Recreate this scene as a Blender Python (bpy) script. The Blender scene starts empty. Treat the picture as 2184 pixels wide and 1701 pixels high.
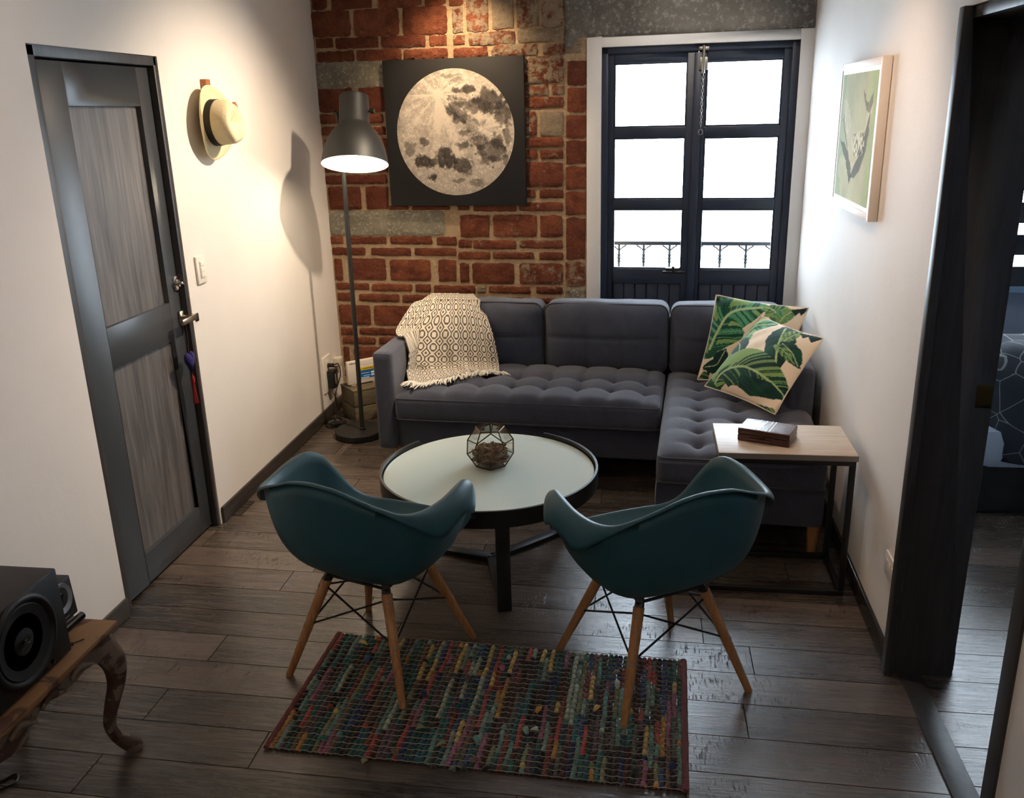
import bpy, bmesh, math, random
import numpy as np
from mathutils import Vector, Matrix, noise as mnoise
random.seed(7); rng = np.random.default_rng(7)
SC = bpy.context.scene; COL = SC.collection
PI = math.pi
def S(r, g, b):                       # sRGB 0-255 -> linear
    f = lambda c: c/12.92 if c <= .04045 else ((c+.055)/1.055)**2.4
    return (f(r/255), f(g/255), f(b/255), 1.0)

# ------------------------------------------------------------------ camera
H = 1.75; FPX = 1896.95; YAW, PIT, ROL = -.14991, .313517, -.026565
def cam_axes():
    f = np.array([math.sin(YAW)*math.cos(PIT), math.cos(YAW)*math.cos(PIT), -math.sin(PIT)])
    r = np.array([math.cos(YAW), -math.sin(YAW), 0.]); u = np.cross(r, f)
    return r*math.cos(ROL)+u*math.sin(ROL), -r*math.sin(ROL)+u*math.cos(ROL), f
CR, CU, CF = cam_axes()
cd = bpy.data.cameras.new('camera'); cam = bpy.data.objects.new('camera', cd); COL.objects.link(cam)
cd.sensor_fit = 'HORIZONTAL'; cd.sensor_width = 36; cd.lens = 36*FPX/2184; cd.clip_start = .05
cam.matrix_world = Matrix(((CR[0], CU[0], -CF[0], 0), (CR[1], CU[1], -CF[1], 0), (CR[2], CU[2], -CF[2], H), (0, 0, 0, 1)))
SC.camera = cam
def ray(px, py): return CR*(px-1092)/FPX - CU*(py-850.5)/FPX + CF
O3 = np.array([0, 0, H])
def pz(px, py, z): v = ray(px, py); return O3+v*(z-H)/v[2]        # measured pixel -> point at a known height / x / y
def py_(px, py, y): v = ray(px, py); return O3+v*y/v[1]
def px_(px, py, x): v = ray(px, py); return O3+v*x/v[0]

# ------------------------------------------------------------------ light
wd = bpy.data.worlds.new('daylight'); SC.world = wd; wd.use_nodes = True
bg = wd.node_tree.nodes['Background']; bg.inputs[0].default_value = (.72, .86, 1.0, 1); bg.inputs[1].default_value = 24.0
def light(name, kind, loc, power, col, aim=None, **k):
    l = bpy.data.lights.new(name, kind); l.energy = power; l.color = col
    for a, v in k.items(): setattr(l, a, v)
    o = bpy.data.objects.new(name, l); COL.objects.link(o); o.location = loc
    if aim is not None: o.rotation_euler = (Vector(aim)-Vector(loc)).to_track_quat('-Z', 'Y').to_euler()
    return o
WARM = (1, .74, .47)
light('ceiling_spot_wall', 'SPOT', (-.50, 3.90, 2.36), 165, (1, .81, .60), (-1.866, 3.85, 1.0), spot_size=1.6, spot_blend=.9, shadow_soft_size=.03)
light('ceiling_spot_poster', 'SPOT', (-1.00, 4.72, 2.52), 62, (1, .72, .44), (-1.0, 5.14, 1.62), spot_size=1.6, spot_blend=.9, shadow_soft_size=.03)
light('fill_lamp_behind', 'AREA', (-.5, -.9, 2.5), 12, (1, .82, .70), (-.5, -.9, 0), shape='DISK', size=.5)  # unseen fill lamp added behind the camera for soft warm ambient
light('fill_spot_door', 'SPOT', (-.35, 1.35, 2.5), 62, (1, .71, .54), (-1.866, 1.85, 1.75), spot_size=1.35, spot_blend=1.0, shadow_soft_size=.10)  # added spot with no fixture, brightens the near left wall by the door
light('fill_spot_whale', 'SPOT', (.05, 2.9, 2.5), 48, (1, .72, .52), (.78, 3.25, 1.25), spot_size=1.3, spot_blend=1.0, shadow_soft_size=.06)  # added unseen spot that warms the right wall and the chaise
light('fill_spot_window', 'SPOT', (.25, 4.05, 2.5), 26, (1, .88, .76), (.22, 5.05, 1.75), spot_size=1.25, spot_blend=.9, shadow_soft_size=.04)  # added unseen spot, lifts the white trim and lintel round the balcony door
SC.view_settings.view_transform = 'Standard'; SC.view_settings.look = 'None'; SC.view_settings.gamma = 1
SC.view_settings.use_curve_mapping = False; SC.view_settings.exposure = 0.0

# ------------------------------------------------------------------ builders
WM = {}
def wm(o): return WM.get(o.name, Matrix.Identity(4))
def props(o, label=None, cat=None, group=None, kind=None):
    if label: o['label'] = label
    if cat: o['category'] = cat
    if group: o['group'] = group
    if kind: o['kind'] = kind
    return o
def thing(name, label, cat, loc, rz=0, group=None, kind=None, rot=None):
    o = bpy.data.objects.new(name, None); COL.objects.link(o); o.location = loc; o.empty_display_size = .05
    e = rot if rot is not None else (0, 0, rz); o.rotation_euler = e
    from mathutils import Euler
    WM[o.name] = Matrix.Translation(Vector(loc)) @ Euler(e).to_matrix().to_4x4()
    return props(o, label, cat, group, kind)
class MB:
    def __init__(s): s.v = []; s.f = []; s.uv = None; s.col = None
    def add(s, vs, fs):
        n = len(s.v); s.v += [tuple(map(float, p)) for p in vs]; s.f += [tuple(i+n for i in f) for f in fs]; return s
    def box(s, x0, x1, y0, y1, z0, z1):
        return s.add([(x, y, z) for x in (x0, x1) for y in (y0, y1) for z in (z0, z1)],
                     [(0, 1, 3, 2), (4, 6, 7, 5), (0, 4, 5, 1), (2, 3, 7, 6), (0, 2, 6, 4), (1, 5, 7, 3)])
    def obox(s, c, a, b, d):              # centre + three half vectors
        c, a, b, d = map(np.array, (c, a, b, d))
        return s.add([c+i*a+j*b+k*d for i in (-1, 1) for j in (-1, 1) for k in (-1, 1)],
                     [(0, 1, 3, 2), (4, 6, 7, 5), (0, 4, 5, 1), (2, 3, 7, 6), (0, 2, 6, 4), (1, 5, 7, 3)])
    def grid(s, rows, cu=False, cv=False):
        m = len(rows); n = len(rows[0]); fs = []
        for i in range(m if cv else m-1):
            for j in range(n if cu else n-1):
                i2 = (i+1) % m; j2 = (j+1) % n; fs.append((i*n+j, i*n+j2, i2*n+j2, i2*n+j))
        return s.add([p for r in rows for p in r], fs)
    def tube(s, pts, r, seg=8, closed=False, caps=True, flat=1.0):
        pts = [np.array(p, float) for p in pts]; n = len(pts); rr = r if hasattr(r, '__len__') else [r]*n; rows = []; up = None
        for i, p in enumerate(pts):
            a = pts[(i-1) % n] if (closed or i) else p; b = pts[(i+1) % n] if (closed or i < n-1) else p
            t = b-a; t = t/(np.linalg.norm(t)+1e-12)
            if up is None: up = np.array([0, 0, 1.]) if abs(t[2]) < .9 else np.array([0, 1., 0])
            x = np.cross(up, t); x /= np.linalg.norm(x)+1e-12; y = np.cross(t, x); up = y
            rows.append([p+rr[i]*(math.cos(2*PI*k/seg)*x+flat*math.sin(2*PI*k/seg)*y) for k in range(seg)])
        b = len(s.v); s.grid(rows, cu=True, cv=closed)
        if caps and not closed:
            s.f.append(tuple(b+k for k in reversed(range(seg)))); s.f.append(tuple(b+(n-1)*seg+k for k in range(seg)))
        return s
    def lathe(s, prof, c=(0, 0, 0), seg=32, mtx=None, caps=True):
        rows = []
        for r, z in prof: rows.append([(r*math.cos(2*PI*k/seg), r*math.sin(2*PI*k/seg), z) for k in range(seg)])
        if mtx is not None: rows = [[tuple(mtx @ Vector(p)) for p in q] for q in rows]
        rows = [[(p[0]+c[0], p[1]+c[1], p[2]+c[2]) for p in q] for q in rows]
        b = len(s.v); s.grid(rows, cu=True)
        if caps:
            if prof[0][0] > 1e-5: s.f.append(tuple(b+k for k in reversed(range(seg))))
            if prof[-1][0] > 1e-5: s.f.append(tuple(b+(len(prof)-1)*seg+k for k in range(seg)))
        return s
    def prism(s, poly, a, b):             # poly: list of 2D, mapping callables a(p)->3D bottom, b(p)->top
        n = len(poly); s.add([a(p) for p in poly]+[b(p) for p in poly],
            [tuple(range(n-1, -1, -1)), tuple(range(n, 2*n))]+[(i, (i+1) % n, n+(i+1) % n, n+i) for i in range(n)]); return s
    def build(s, name, mat, parent=None, local=False, org=None, smooth=40, bevel=0, seg=2, solid=0, label=None, solid_off=0, sub=0):
        me = bpy.data.meshes.new(name); V = s.v
        o = bpy.data.objects.new(name, me); COL.objects.link(o)
        if parent is not None:
            o.parent = parent
            M = wm(parent)
            if org is not None: T = (Matrix.Translation(Vector(org)) if local else M.inverted() @ Matrix.Translation(Vector(org))); T = Matrix.Translation(T.to_translation())
            else: T = Matrix.Identity(4)
            o.location = T.to_translation(); WM[o.name] = M @ T
            if not local:
                I = np.array(WM[o.name].inverted()); A = np.array(V) @ I[:3, :3].T + I[:3, 3]; V = A.tolist()
        elif org is not None:
            o.location = org; WM[o.name] = Matrix.Translation(Vector(org)); V = (np.array(V)-np.array(org)).tolist()
        me.from_pydata(V, [], s.f)
        if mat is not None: me.materials.append(mat)
        if s.uv is not None:
            l = me.uv_layers.new(name='UVMap'); idx = np.empty(len(me.loops), int); me.loops.foreach_get('vertex_index', idx)
            l.data.foreach_set('uv', np.array(s.uv, np.float32)[idx].ravel())
        if s.col is not None:
            a = me.color_attributes.new('Col', 'FLOAT_COLOR', 'POINT'); c = np.ones((len(me.vertices), 4), np.float32); c[:, :3] = s.col; a.data.foreach_set('color', c.ravel())
        if bevel:
            bm = bmesh.new(); bm.from_mesh(me); bmesh.ops.remove_doubles(bm, verts=bm.verts, dist=1e-6)
            es = [e for e in bm.edges if len(e.link_faces) == 2 and e.calc_face_angle() > .6]
            bmesh.ops.bevel(bm, geom=es, offset=bevel, segments=seg, affect='EDGES', profile=.5, clamp_overlap=True); bm.to_mesh(me); bm.free()
        if smooth:
            me.polygons.foreach_set('use_smooth', np.ones(len(me.polygons), bool)); me.set_sharp_from_angle(angle=math.radians(smooth))
        me.update()
        if solid: m = o.modifiers.new('thick', 'SOLIDIFY'); m.thickness = solid; m.offset = solid_off
        if sub: m = o.modifiers.new('sub', 'SUBSURF'); m.levels = m.render_levels = sub
        if label: o['label'] = label
        return o
def copy_obj(o, parent=None, **kw):
    c = o.copy(); COL.objects.link(c)
    if parent is not None: c.parent = parent
    return c
def rbox(hx, hy, hz, r, d, disp=None, c=(0, 0, 0)):    # rounded box of dense quads, disp(p, n)->new p
    h = (hx, hy, hz); n = [max(3, int(2*a/d)+1) for a in h]; ax = [np.linspace(-h[i], h[i], n[i]) for i in range(3)]
    key = {}; vs = []; fs = []
    def vid(q):
        k = (round(q[0], 5), round(q[1], 5), round(q[2], 5))
        if k in key: return key[k]
        q = np.array(q); ic = np.clip(q, [-a+r for a in h], [a-r for a in h]); dd = q-ic; L = np.linalg.norm(dd); nn = dd/L if L > 0 else dd
        p = ic+r*nn
        if disp: p = disp(p, nn)
        key[k] = len(vs); vs.append((p[0]+c[0], p[1]+c[1], p[2]+c[2])); return key[k]
    for i in range(3):
        a, b = (i+1) % 3, (i+2) % 3
        for sg in (-1, 1):
            for j in range(n[a]-1):
                for k in range(n[b]-1):
                    q = []
                    for (jj, kk) in ((j, k), (j+1, k), (j+1, k+1), (j, k+1)):
                        p = [0, 0, 0]; p[i] = sg*h[i]; p[a] = ax[a][jj]; p[b] = ax[b][kk]; q.append(vid(p))
                    fs.append(tuple(q) if sg > 0 else tuple(reversed(q)))
    return MB().add(vs, fs)
def crom(P, t):                        # Catmull-Rom through list P at t in [0,len-1]
    n = len(P); i = min(int(t), n-2); f = t-i
    g = lambda k: np.array(P[k]) if 0 <= k < n else (2*np.array(P[0])-np.array(P[1]) if k < 0 else 2*np.array(P[-1])-np.array(P[-2]))
    a, b, c, d = g(i-1), g(i), g(i+1), g(i+2)
    return .5*((2*b)+(c-a)*f+(2*a-5*b+4*c-d)*f*f+(3*b-a-3*c+d)*f**3)
def spline(P, n): return [crom(P, k*(len(P)-1)/(n-1)) for k in range(n)]

# ------------------------------------------------------------------ materials
def mat(name, col, rough=.5, metal=0., bump=0, bscale=60, var=0, vscale=5, col2=None, stretch=None, coat=0, spec=.5, sheen=0, randv=0, coord='Object', emit=None, detail=6):
    m = bpy.data.materials.new(name); m.use_nodes = True; nt = m.node_tree; N = nt.nodes; L = nt.links; b = N['Principled BSDF']
    b.inputs['Base Color'].default_value = col; b.inputs['Roughness'].default_value = rough; b.inputs['Metallic'].default_value = metal
    b.inputs['Specular IOR Level'].default_value = spec; b.inputs['Coat Weight'].default_value = coat; b.inputs['Coat Roughness'].default_value = .1
    if sheen: b.inputs['Sheen Weight'].default_value = sheen; b.inputs['Sheen Roughness'].default_value = .5
    if emit: b.inputs['Emission Color'].default_value = emit[0]; b.inputs['Emission Strength'].default_value = emit[1]
    if bump or var:
        tc = N.new('ShaderNodeTexCoord'); mp = N.new('ShaderNodeMapping'); L.new(tc.outputs[coord], mp.inputs[0])
        if stretch: mp.inputs['Scale'].default_value = stretch
    if var:
        no = N.new('ShaderNodeTexNoise'); no.inputs['Scale'].default_value = vscale; no.inputs['Detail'].default_value = detail; L.new(mp.outputs[0], no.inputs['Vector'])
        mx = N.new('ShaderNodeMix'); mx.data_type = 'RGBA'; mx.inputs['A'].default_value = col
        mx.inputs['B'].default_value = col2 if col2 else tuple(c*(1-var) for c in col[:3])+(1,)
        rp = N.new('ShaderNodeMapRange'); rp.inputs['From Min'].default_value = .3; rp.inputs['From Max'].default_value = .7
        L.new(no.outputs[0], rp.inputs['Value']); L.new(rp.outputs[0], mx.inputs['Factor']); L.new(mx.outputs['Result'], b.inputs['Base Color'])
    if bump:
        n2 = N.new('ShaderNodeTexNoise'); n2.inputs['Scale'].default_value = bscale; n2.inputs['Detail'].default_value = 5; L.new(mp.outputs[0], n2.inputs['Vector'])
        bu = N.new('ShaderNodeBump'); bu.inputs['Strength'].default_value = bump; bu.inputs['Distance'].default_value = .01; L.new(n2.outputs[0], bu.inputs['Height']); L.new(bu.outputs[0], b.inputs['Normal'])
    return m
class G:                               # tiny node-graph helper
    def __init__(s, name):
        s.m = bpy.data.materials.new(name); s.m.use_nodes = True; s.nt = s.m.node_tree; s.b = s.nt.nodes['Principled BSDF']
    def n(s, t, ins=None, **at):
        o = s.nt.nodes.new('ShaderNode'+t)
        for k, v in at.items(): setattr(o, k, v)
        for k, v in (ins or {}).items():
            i = o.inputs[k]
            if hasattr(v, 'is_output') or isinstance(v, bpy.types.NodeSocket): s.nt.links.new(v, i)
            else: i.default_value = v
        return o
    def math(s, op, a, b=0.0, c=0.0): return s.n('Math', {0: a, 1: b, 2: c}, operation=op).outputs[0]
    def mix(s, f, a, b, bt='MIX'): return s.n('Mix', {'Factor': f, 'A': a, 'B': b}, data_type='RGBA', blend_type=bt).outputs['Result']
    def noise(s, vec, scale, detail=5, rough=.55, dist=0): return s.n('TexNoise', {'Vector': vec, 'Scale': scale, 'Detail': detail, 'Roughness': rough, 'Distortion': dist}).outputs[0]
    def map(s, v, a, b, c=0., d=1.): return s.n('MapRange', {'Value': v, 'From Min': a, 'From Max': b, 'To Min': c, 'To Max': d}).outputs[0]
    def scale(s, vec, sc, loc=(0, 0, 0)): return s.n('Mapping', {'Vector': vec, 'Scale': sc, 'Location': loc}).outputs[0]
    def set(s, **k):
        for a, v in k.items():
            i = s.b.inputs[a.replace('_', ' ')]
            if isinstance(v, bpy.types.NodeSocket): s.nt.links.new(v, i)
            else: i.default_value = v
    def bump(s, h, st=.3, d=.01): s.nt.links.new(s.n('Bump', {'Strength': st, 'Distance': d, 'Height': h}).outputs[0], s.b.inputs['Normal'])
def vcol_mat(name, rough=.8, bump=0, bscale=300, spec=.3, sheen=0, coat=0):
    g = G(name); a = g.n('VertexColor', layer_name='Col'); g.set(Base_Color=a.outputs[0], Roughness=rough, Specular_IOR_Level=spec, Sheen_Weight=sheen, Coat_Weight=coat)
    if bump: g.bump(g.noise(g.n('TexCoord').outputs['Object'], bscale, 3), bump)
    return g.m
def brick_mat():
    g = G('brick'); pos = g.n('NewGeometry').outputs['Position']; oi = g.n('ObjectInfo').outputs['Random']; la = g.n('Attribute', attribute_name='lime', attribute_type='OBJECT').outputs['Fac']
    base = g.mix(oi, S(142, 84, 60), S(114, 66, 50)); base = g.mix(g.map(g.noise(pos, 11, 6, .7), .38, .66), base, S(96, 52, 40))
    sp = g.noise(pos, 130, 3); base = g.mix(g.map(sp, .64, .72, 0, .40), base, S(190, 160, 130))
    base = g.mix(g.map(g.noise(pos, 70, 4), .33, .27, 0, .6), base, S(70, 38, 32))
    k = g.math('SUBTRACT', g.noise(pos, 24, 8, .7), g.math('MULTIPLY', la, .46)); k = g.map(k, .34, .24)
    base = g.mix(k, base, g.mix(g.noise(pos, 45), S(172, 150, 125), S(118, 112, 98)))
    g.set(Base_Color=base, Roughness=.92, Specular_IOR_Level=.15)
    h = g.math('ADD', g.noise(pos, 42, 8, .7), g.math('MULTIPLY', g.noise(pos, 160, 3), .4)); g.bump(h, 1.0, .014); return g.m
def rough_mat(name, a, b, c, sc=30, st=.8):
    g = G(name); pos = g.n('NewGeometry').outputs['Position']
    base = g.mix(g.map(g.noise(pos, sc*.25), .35, .65), a, b); base = g.mix(g.map(g.noise(pos, sc*2.2, 4, .7), .52, .68), base, c)
    g.set(Base_Color=base, Roughness=.95, Specular_IOR_Level=.1); g.bump(g.math('ADD', g.noise(pos, sc*1.6, 8, .7), g.math('MULTIPLY', g.noise(pos, sc*6, 4), .5)), st, .01); return g.m
def plank_mat(name, dark, lite, rough=.3):
    g = G(name); pos = g.n('NewGeometry').outputs['Position']; oi = g.n('ObjectInfo').outputs['Random']
    off = g.n('CombineXYZ', {0: g.math('MULTIPLY', oi, 37.0), 1: g.math('MULTIPLY', oi, 13.0), 2: oi}).outputs[0]
    p = g.n('VectorMath', {0: pos, 1: off}, operation='ADD').outputs[0]
    gr = g.noise(g.scale(p, (2.2, 34, 1)), 2.2, 8, .62, 1.2); cl = g.noise(g.scale(p, (1.6, 5, 1)), 1.5, 3)
    t = g.math('ADD', g.math('MULTIPLY', gr, .75), g.math('MULTIPLY', cl, .35)); t = g.math('ADD', t, g.math('MULTIPLY', g.math('SUBTRACT', oi, .5), .22))
    c = g.mix(g.map(t, .36, .74), dark, lite)
    saw = g.noise(g.scale(p, (170, 26, 1)), 1.0, 1, .5); msk = g.math('MULTIPLY', g.map(g.noise(g.scale(p, (3, 4, 1)), 1.4, 2), .5, .62), g.map(oi, .30, .5))
    sk = g.math('MULTIPLY', g.map(saw, .60, .66), msk); c = g.mix(g.math('MULTIPLY', sk, .7), c, tuple(x*.25 for x in dark[:3])+(1,))
    fine = g.noise(g.scale(p, (6, 160, 1)), 3, 4, .6); c = g.mix(g.map(fine, .58, .72, 0, .5), c, tuple(x*.4 for x in dark[:3])+(1,))
    g.set(Base_Color=c, Roughness=g.math('ADD', g.map(gr, .3, .7, rough+.08, rough-.05), g.math('MULTIPLY', sk, .12)), Specular_IOR_Level=g.math('SUBTRACT', .72, g.math('MULTIPLY', sk, .6)))
    g.bump(g.math('SUBTRACT', g.math('ADD', gr, g.math('MULTIPLY', fine, .5)), g.math('MULTIPLY', sk, .8)), .28, .003); return g.m
def wood_mat(name, a, b, axis=(30, 30, 2), rough=.5, sc=2.0):
    g = G(name); p = g.scale(g.n('TexCoord').outputs['Object'], axis); n = g.noise(p, sc, 7, .6, .8)
    g.set(Base_Color=g.mix(g.map(n, .32, .68), a, b), Roughness=rough); g.bump(n, .15, .003); return g.m
def glass_mat(name, tint=(1, 1, 1, 1), refl=.08):
    g = G(name); nt = g.nt; t = g.n('BsdfTransparent', {'Color': tint}); gl = g.n('BsdfGlossy', {'Color': (1, 1, 1, 1), 'Roughness': .02}); fr = g.n('Fresnel', {'IOR': 1.45})
    mx = g.n('MixShader', {0: g.math('ADD', g.math('MULTIPLY', fr.outputs[0], .38), refl*.1), 1: t.outputs[0], 2: gl.outputs[0]})
    nt.links.new(mx.outputs[0], nt.nodes['Material Output'].inputs[0]); nt.nodes.remove(g.b); return g.m
def fabric_mat(name, a, b, sc=900, st=.4):
    g = G(name); p = g.n('TexCoord').outputs['Object']
    w1 = g.noise(g.scale(p, (1, .25, .25)), sc, 2); w2 = g.noise(g.scale(p, (.25, 1, 1)), sc, 2)
    f = g.math('MULTIPLY', g.math('ADD', w1, w2), .5); c = g.mix(g.map(f, .36, .64), a, b); c = g.mix(g.map(g.noise(p, 14, 4), .35, .7, 0, .35), c, tuple(x*.7 for x in a[:3])+(1,))
    g.set(Base_Color=c, Roughness=.95, Specular_IOR_Level=.15, Sheen_Weight=.25, Sheen_Roughness=.6); g.bump(f, st, .002); return g.m
M = {}
def wall_paint(name, col):
    g = G(name); pos = g.n('NewGeometry').outputs['Position']; c = g.mix(g.map(g.noise(pos, 1.7, 4), .35, .7), col, tuple(x*.94 for x in col[:3])+(1,))
    g.set(Base_Color=c, Roughness=.72, Specular_IOR_Level=.25); g.bump(g.math('ADD', g.noise(pos, 70, 4), g.math('MULTIPLY', g.noise(pos, 7, 3), 1.2)), .10, .006); return g.m
M['wall'] = wall_paint('white_wall_paint', S(232, 226, 219)); M['trimw'] = wall_paint('white_trim_paint', S(236, 236, 236))
M['bedwall'] = wall_paint('bedroom_paint', S(120, 126, 140))
M['brick'] = brick_mat(); M['mortar'] = rough_mat('mortar', S(190, 164, 132), S(172, 146, 116), S(206, 184, 154), 34, 1.0)
M['concrete'] = rough_mat('concrete', S(152, 146, 130), S(124, 120, 108), S(186, 178, 160), 26, 1.0)
M['lintel'] = rough_mat('lintel_concrete', S(124, 122, 116), S(98, 97, 94), S(160, 156, 150), 16, 1.0)
M['plank'] = plank_mat('plank_wood', S(45, 40, 37), S(112, 99, 89), .22); M['subfloor'] = mat('subfloor', S(14, 13, 12), .9)
M['doorpaint'] = mat('charcoal_paint', S(62, 65, 68), .34, bump=.04, bscale=25, var=.12, vscale=4)
M['doorwood'] = wood_mat('grey_panel_wood', S(66, 63, 62), S(112, 107, 104), (24, 24, 1.6), .5, 1.5)
M['casing'] = wood_mat('dark_casing_wood', S(44, 42, 41), S(62, 59, 57), (20, 20, 1.2), .45, 2)
M['base'] = wood_mat('dark_baseboard', S(44, 40, 37), S(66, 60, 55), (3, 3, 40), .3, 2)
M['winpaint'] = mat('blue_black_window_paint', S(34, 44, 62), .42, bump=.06, bscale=40, var=.2, vscale=8)
M['glass'] = glass_mat('window_glass'); M['glass2'] = glass_mat('terrarium_glass', (.93, .96, .95, 1), .12)
M['steel'] = mat('zinc_steel', S(150, 146, 138), .38, 1.0, bump=.05); M['chrome'] = mat('chrome', S(200, 200, 202), .12, 1.0); M['brass'] = mat('aged_brass', S(84, 68, 40), .4, 1.0, bump=.05, bscale=90)
M['nickel'] = mat('satin_nickel', S(176, 160, 138), .28, 1.0); M['black'] = mat('black_plastic', S(20, 20, 21), .4); M['gloss'] = mat('gloss_black', S(12, 12, 13), .16); M['matteblack'] = mat('black_vinyl', S(26, 26, 27), .6, bump=.1, bscale=400)
M['speaker'] = mat('speaker_black', S(13, 13, 14), .55, bump=.1, bscale=400); M['blackmetal'] = mat('black_powder_coat', S(27, 29, 32), .42, .2, bump=.03, bscale=200)
M['lampgrey'] = mat('dark_grey_lamp_enamel', S(30, 30, 28), .5, .0, bump=.03, bscale=150); M['lampin'] = mat('white_reflector', S(245, 243, 238), .5)
M['sofa'] = fabric_mat('charcoal_upholstery', S(56, 59, 72), S(80, 84, 99)); M['welt'] = fabric_mat('charcoal_piping', S(50, 52, 63), S(70, 72, 84))
M['beech'] = wood_mat('beech_wood', S(150, 104, 62), S(186, 138, 88), (40, 40, 3), .42, 2); M['teal'] = mat('teal_plastic', S(36, 80, 90), .5, bump=.02, bscale=300, spec=.45)
M['white_plastic'] = mat('white_plastic', S(232, 226, 216), .4); M['tableglass'] = mat('frosted_white_glass', S(224, 236, 228), .05, coat=.6, spec=.5)
M['stone_grey_wood'] = wood_mat('pale_oak_top', S(176, 158, 138), S(200, 184, 164), (3, 40, 40), .45, 2); M['edgeband'] = mat('grey_edge', S(120, 112, 104), .5)
M['straw'] = mat('panama_straw', S(232, 214, 172), .75, bump=.25, bscale=260, var=.12, vscale=12); M['ribbon'] = mat('black_ribbon', S(18, 17, 17), .7)
M['oak'] = wood_mat('orange_oak', S(150, 86, 42), S(184, 116, 64), (40, 40, 3), .45, 2)
M['crate'] = wood_mat('weathered_crate', S(78, 70, 52), S(112, 100, 76), (4, 4, 26), .8, 2)
M['bulb'] = mat('lit_bulb', (1, 1, 1, 1), .5, emit=((1, .86, .66, 1), 40))
M['leather'] = mat('brown_leather', S(72, 36, 28), .34, bump=.25, bscale=120, var=.4, vscale=14, coat=.2); M['cream'] = mat('cream_band', S(226, 214, 202), .4)
M['mirror_mat'] = mat('white_frame_paint', S(236, 224, 212), .55)
# ------------------------------------------------------------------ room shell
XL = -1.866; TH = math.radians(4.24); WO = np.array([XL, 5.2, 0.]); WU = np.array([math.cos(TH), -math.sin(TH), 0]); WN = np.array([-math.sin(TH), -math.cos(TH), 0])   # back wall: origin, along, out to the room
def W(u, z, n=0.): p = WO+u*WU+n*WN; return np.array([p[0], p[1], z])
def uz(px, py):
    v = ray(px, py); t = ((WO-O3) @ WN)/(v @ WN); Q = O3+t*v; return float((Q-WO) @ WU), float(Q[2])
def wbox(mb, u0, u1, z0, z1, n0, n1):
    c = (W(u0, z0, n0)+W(u1, z1, n1))/2; return mb.obox(c, WU*(u1-u0)/2, np.array([0, 0, (z1-z0)/2]), WN*(n1-n0)/2)
XR = lambda y: .81+.0104*(y-2.5)
ZC = 2.56; UO0, UO1, ZO = 1.633, 2.645, 2.055     # balcony door opening in wall coordinates
floor = props(MB().box(-2.1, 4.4, -2.8, 6.3, -.12, -.014).build('floor', M['subfloor'], org=(0, 0, 0)), kind='structure')
def plank(x0, x1, y0, sl=-.022, w=.1575, z=0, t=.013, g=.0016):
    yc = lambda x: y0+sl*(x-.35); y0a, y0b = yc(x0), yc(x1)
    return MB().add([(x0+g, y0a+g, z-t), (x1-g, y0b+g, z-t), (x1-g, y0b+w-g, z-t), (x0+g, y0a+w-g, z-t), (x0+g, y0a+g, z), (x1-g, y0b+g, z), (x1-g, y0b+w-g, z), (x0+g, y0a+w-g, z)],
                    [(4, 5, 6, 7), (0, 1, 5, 4), (1, 2, 6, 5), (2, 3, 7, 6), (3, 0, 4, 7)])
ENDS = {2.715: [-.13], 2.87: [-1.37, .014], 2.557: [.384], 2.40: [-1.435], 2.243: [.333], 2.085: [-1.49], 1.77: [-1.525, -.2], 1.928: [-1.077, .286], 2.7: [-.987]}
k0 = 2.064-.1575*9
for i in range(31):
    y0 = k0+.1575*i; e = None
    for kk, vv in ENDS.items():
        if abs(kk-y0) < .06: e = vv[0]
    if e is None: e = -1.9+random.random()*1.2
    x = e-1.22*math.ceil((e+2.05)/1.22)
    while x < .83:
        a, b = max(x, -1.93), min(x+1.22, .845)
        if b-a > .03: plank(a, b, y0).build('plank', M['plank'], floor, smooth=0)
        x += 1.22
for i in range(26):
    y0 = 1.62+.1575*i; x = .9-random.random()*.9
    while x < 3.2:
        a, b = max(x, .905), min(x+1.22, 3.2)
        if b-a > .03: plank(a, b, y0, .0).build('plank', M['plank'], floor, smooth=0)
        x += 1.22
MB().box(.835, .905, 1.76, 2.60, -.013, .006).build('threshold_strip', M['casing'], floor, bevel=.003)
ceil = props(MB().box(-2.2, 4.5, -2.9, 6.3, ZC, ZC+.12).build('ceiling', M['wall']), kind='structure')
# left wall with the recessed entry door
DY0, DY1, DZ = 2.662, 3.432, 1.982
wl = MB().box(XL-.16, XL, -2.8, DY0, -.1, ZC).box(XL-.16, XL, DY1, 5.42, -.1, ZC).box(XL-.16, XL, DY0, DY1, DZ, ZC).box(XL-.22, XL-.14, DY0-.05, DY1+.05, -.1, DZ+.05)  # last box: unseen backing added to stop daylight leaking round the door
props(wl.build('wall_left', M['wall'], org=(XL, 2, 0)), kind='structure')
props(MB().box(-2.1, 4.4, -2.9, -2.8, -.1, ZC).build('wall_front', M['wall']), kind='structure')
JX = 1.0; OY0, OY1, OZ = 1.80, 2.585, 1.972         # bedroom opening
def slab(mb, y0, y1, z0, z1, t):
    a, b = XR(y0), XR(y1); mb.add([(a, y0, z0), (b, y1, z0), (JX-.02, y1, z0), (JX-.02, y0, z0), (a, y0, z1), (b, y1, z1), (JX-.02, y1, z1), (JX-.02, y0, z1)],
        [(0, 3, 2, 1), (4, 5, 6, 7), (0, 1, 5, 4), (1, 2, 6, 5), (2, 3, 7, 6), (3, 0, 4, 7)])
wr = MB(); slab(wr, -2.8, OY0-.02, -.1, ZC, 0); slab(wr, OY1+.012, 5.25, -.1, ZC, 0); slab(wr, OY0-.02, OY1+.012, OZ, ZC, 0)
props(wr.build('wall_right', M['wall'], org=(.82, 2, 0)), kind='structure')
BY = 5.3; BWX0, BWX1, BWZ0, BWZ1 = 1.40, 3.4, .745, 2.25
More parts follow.
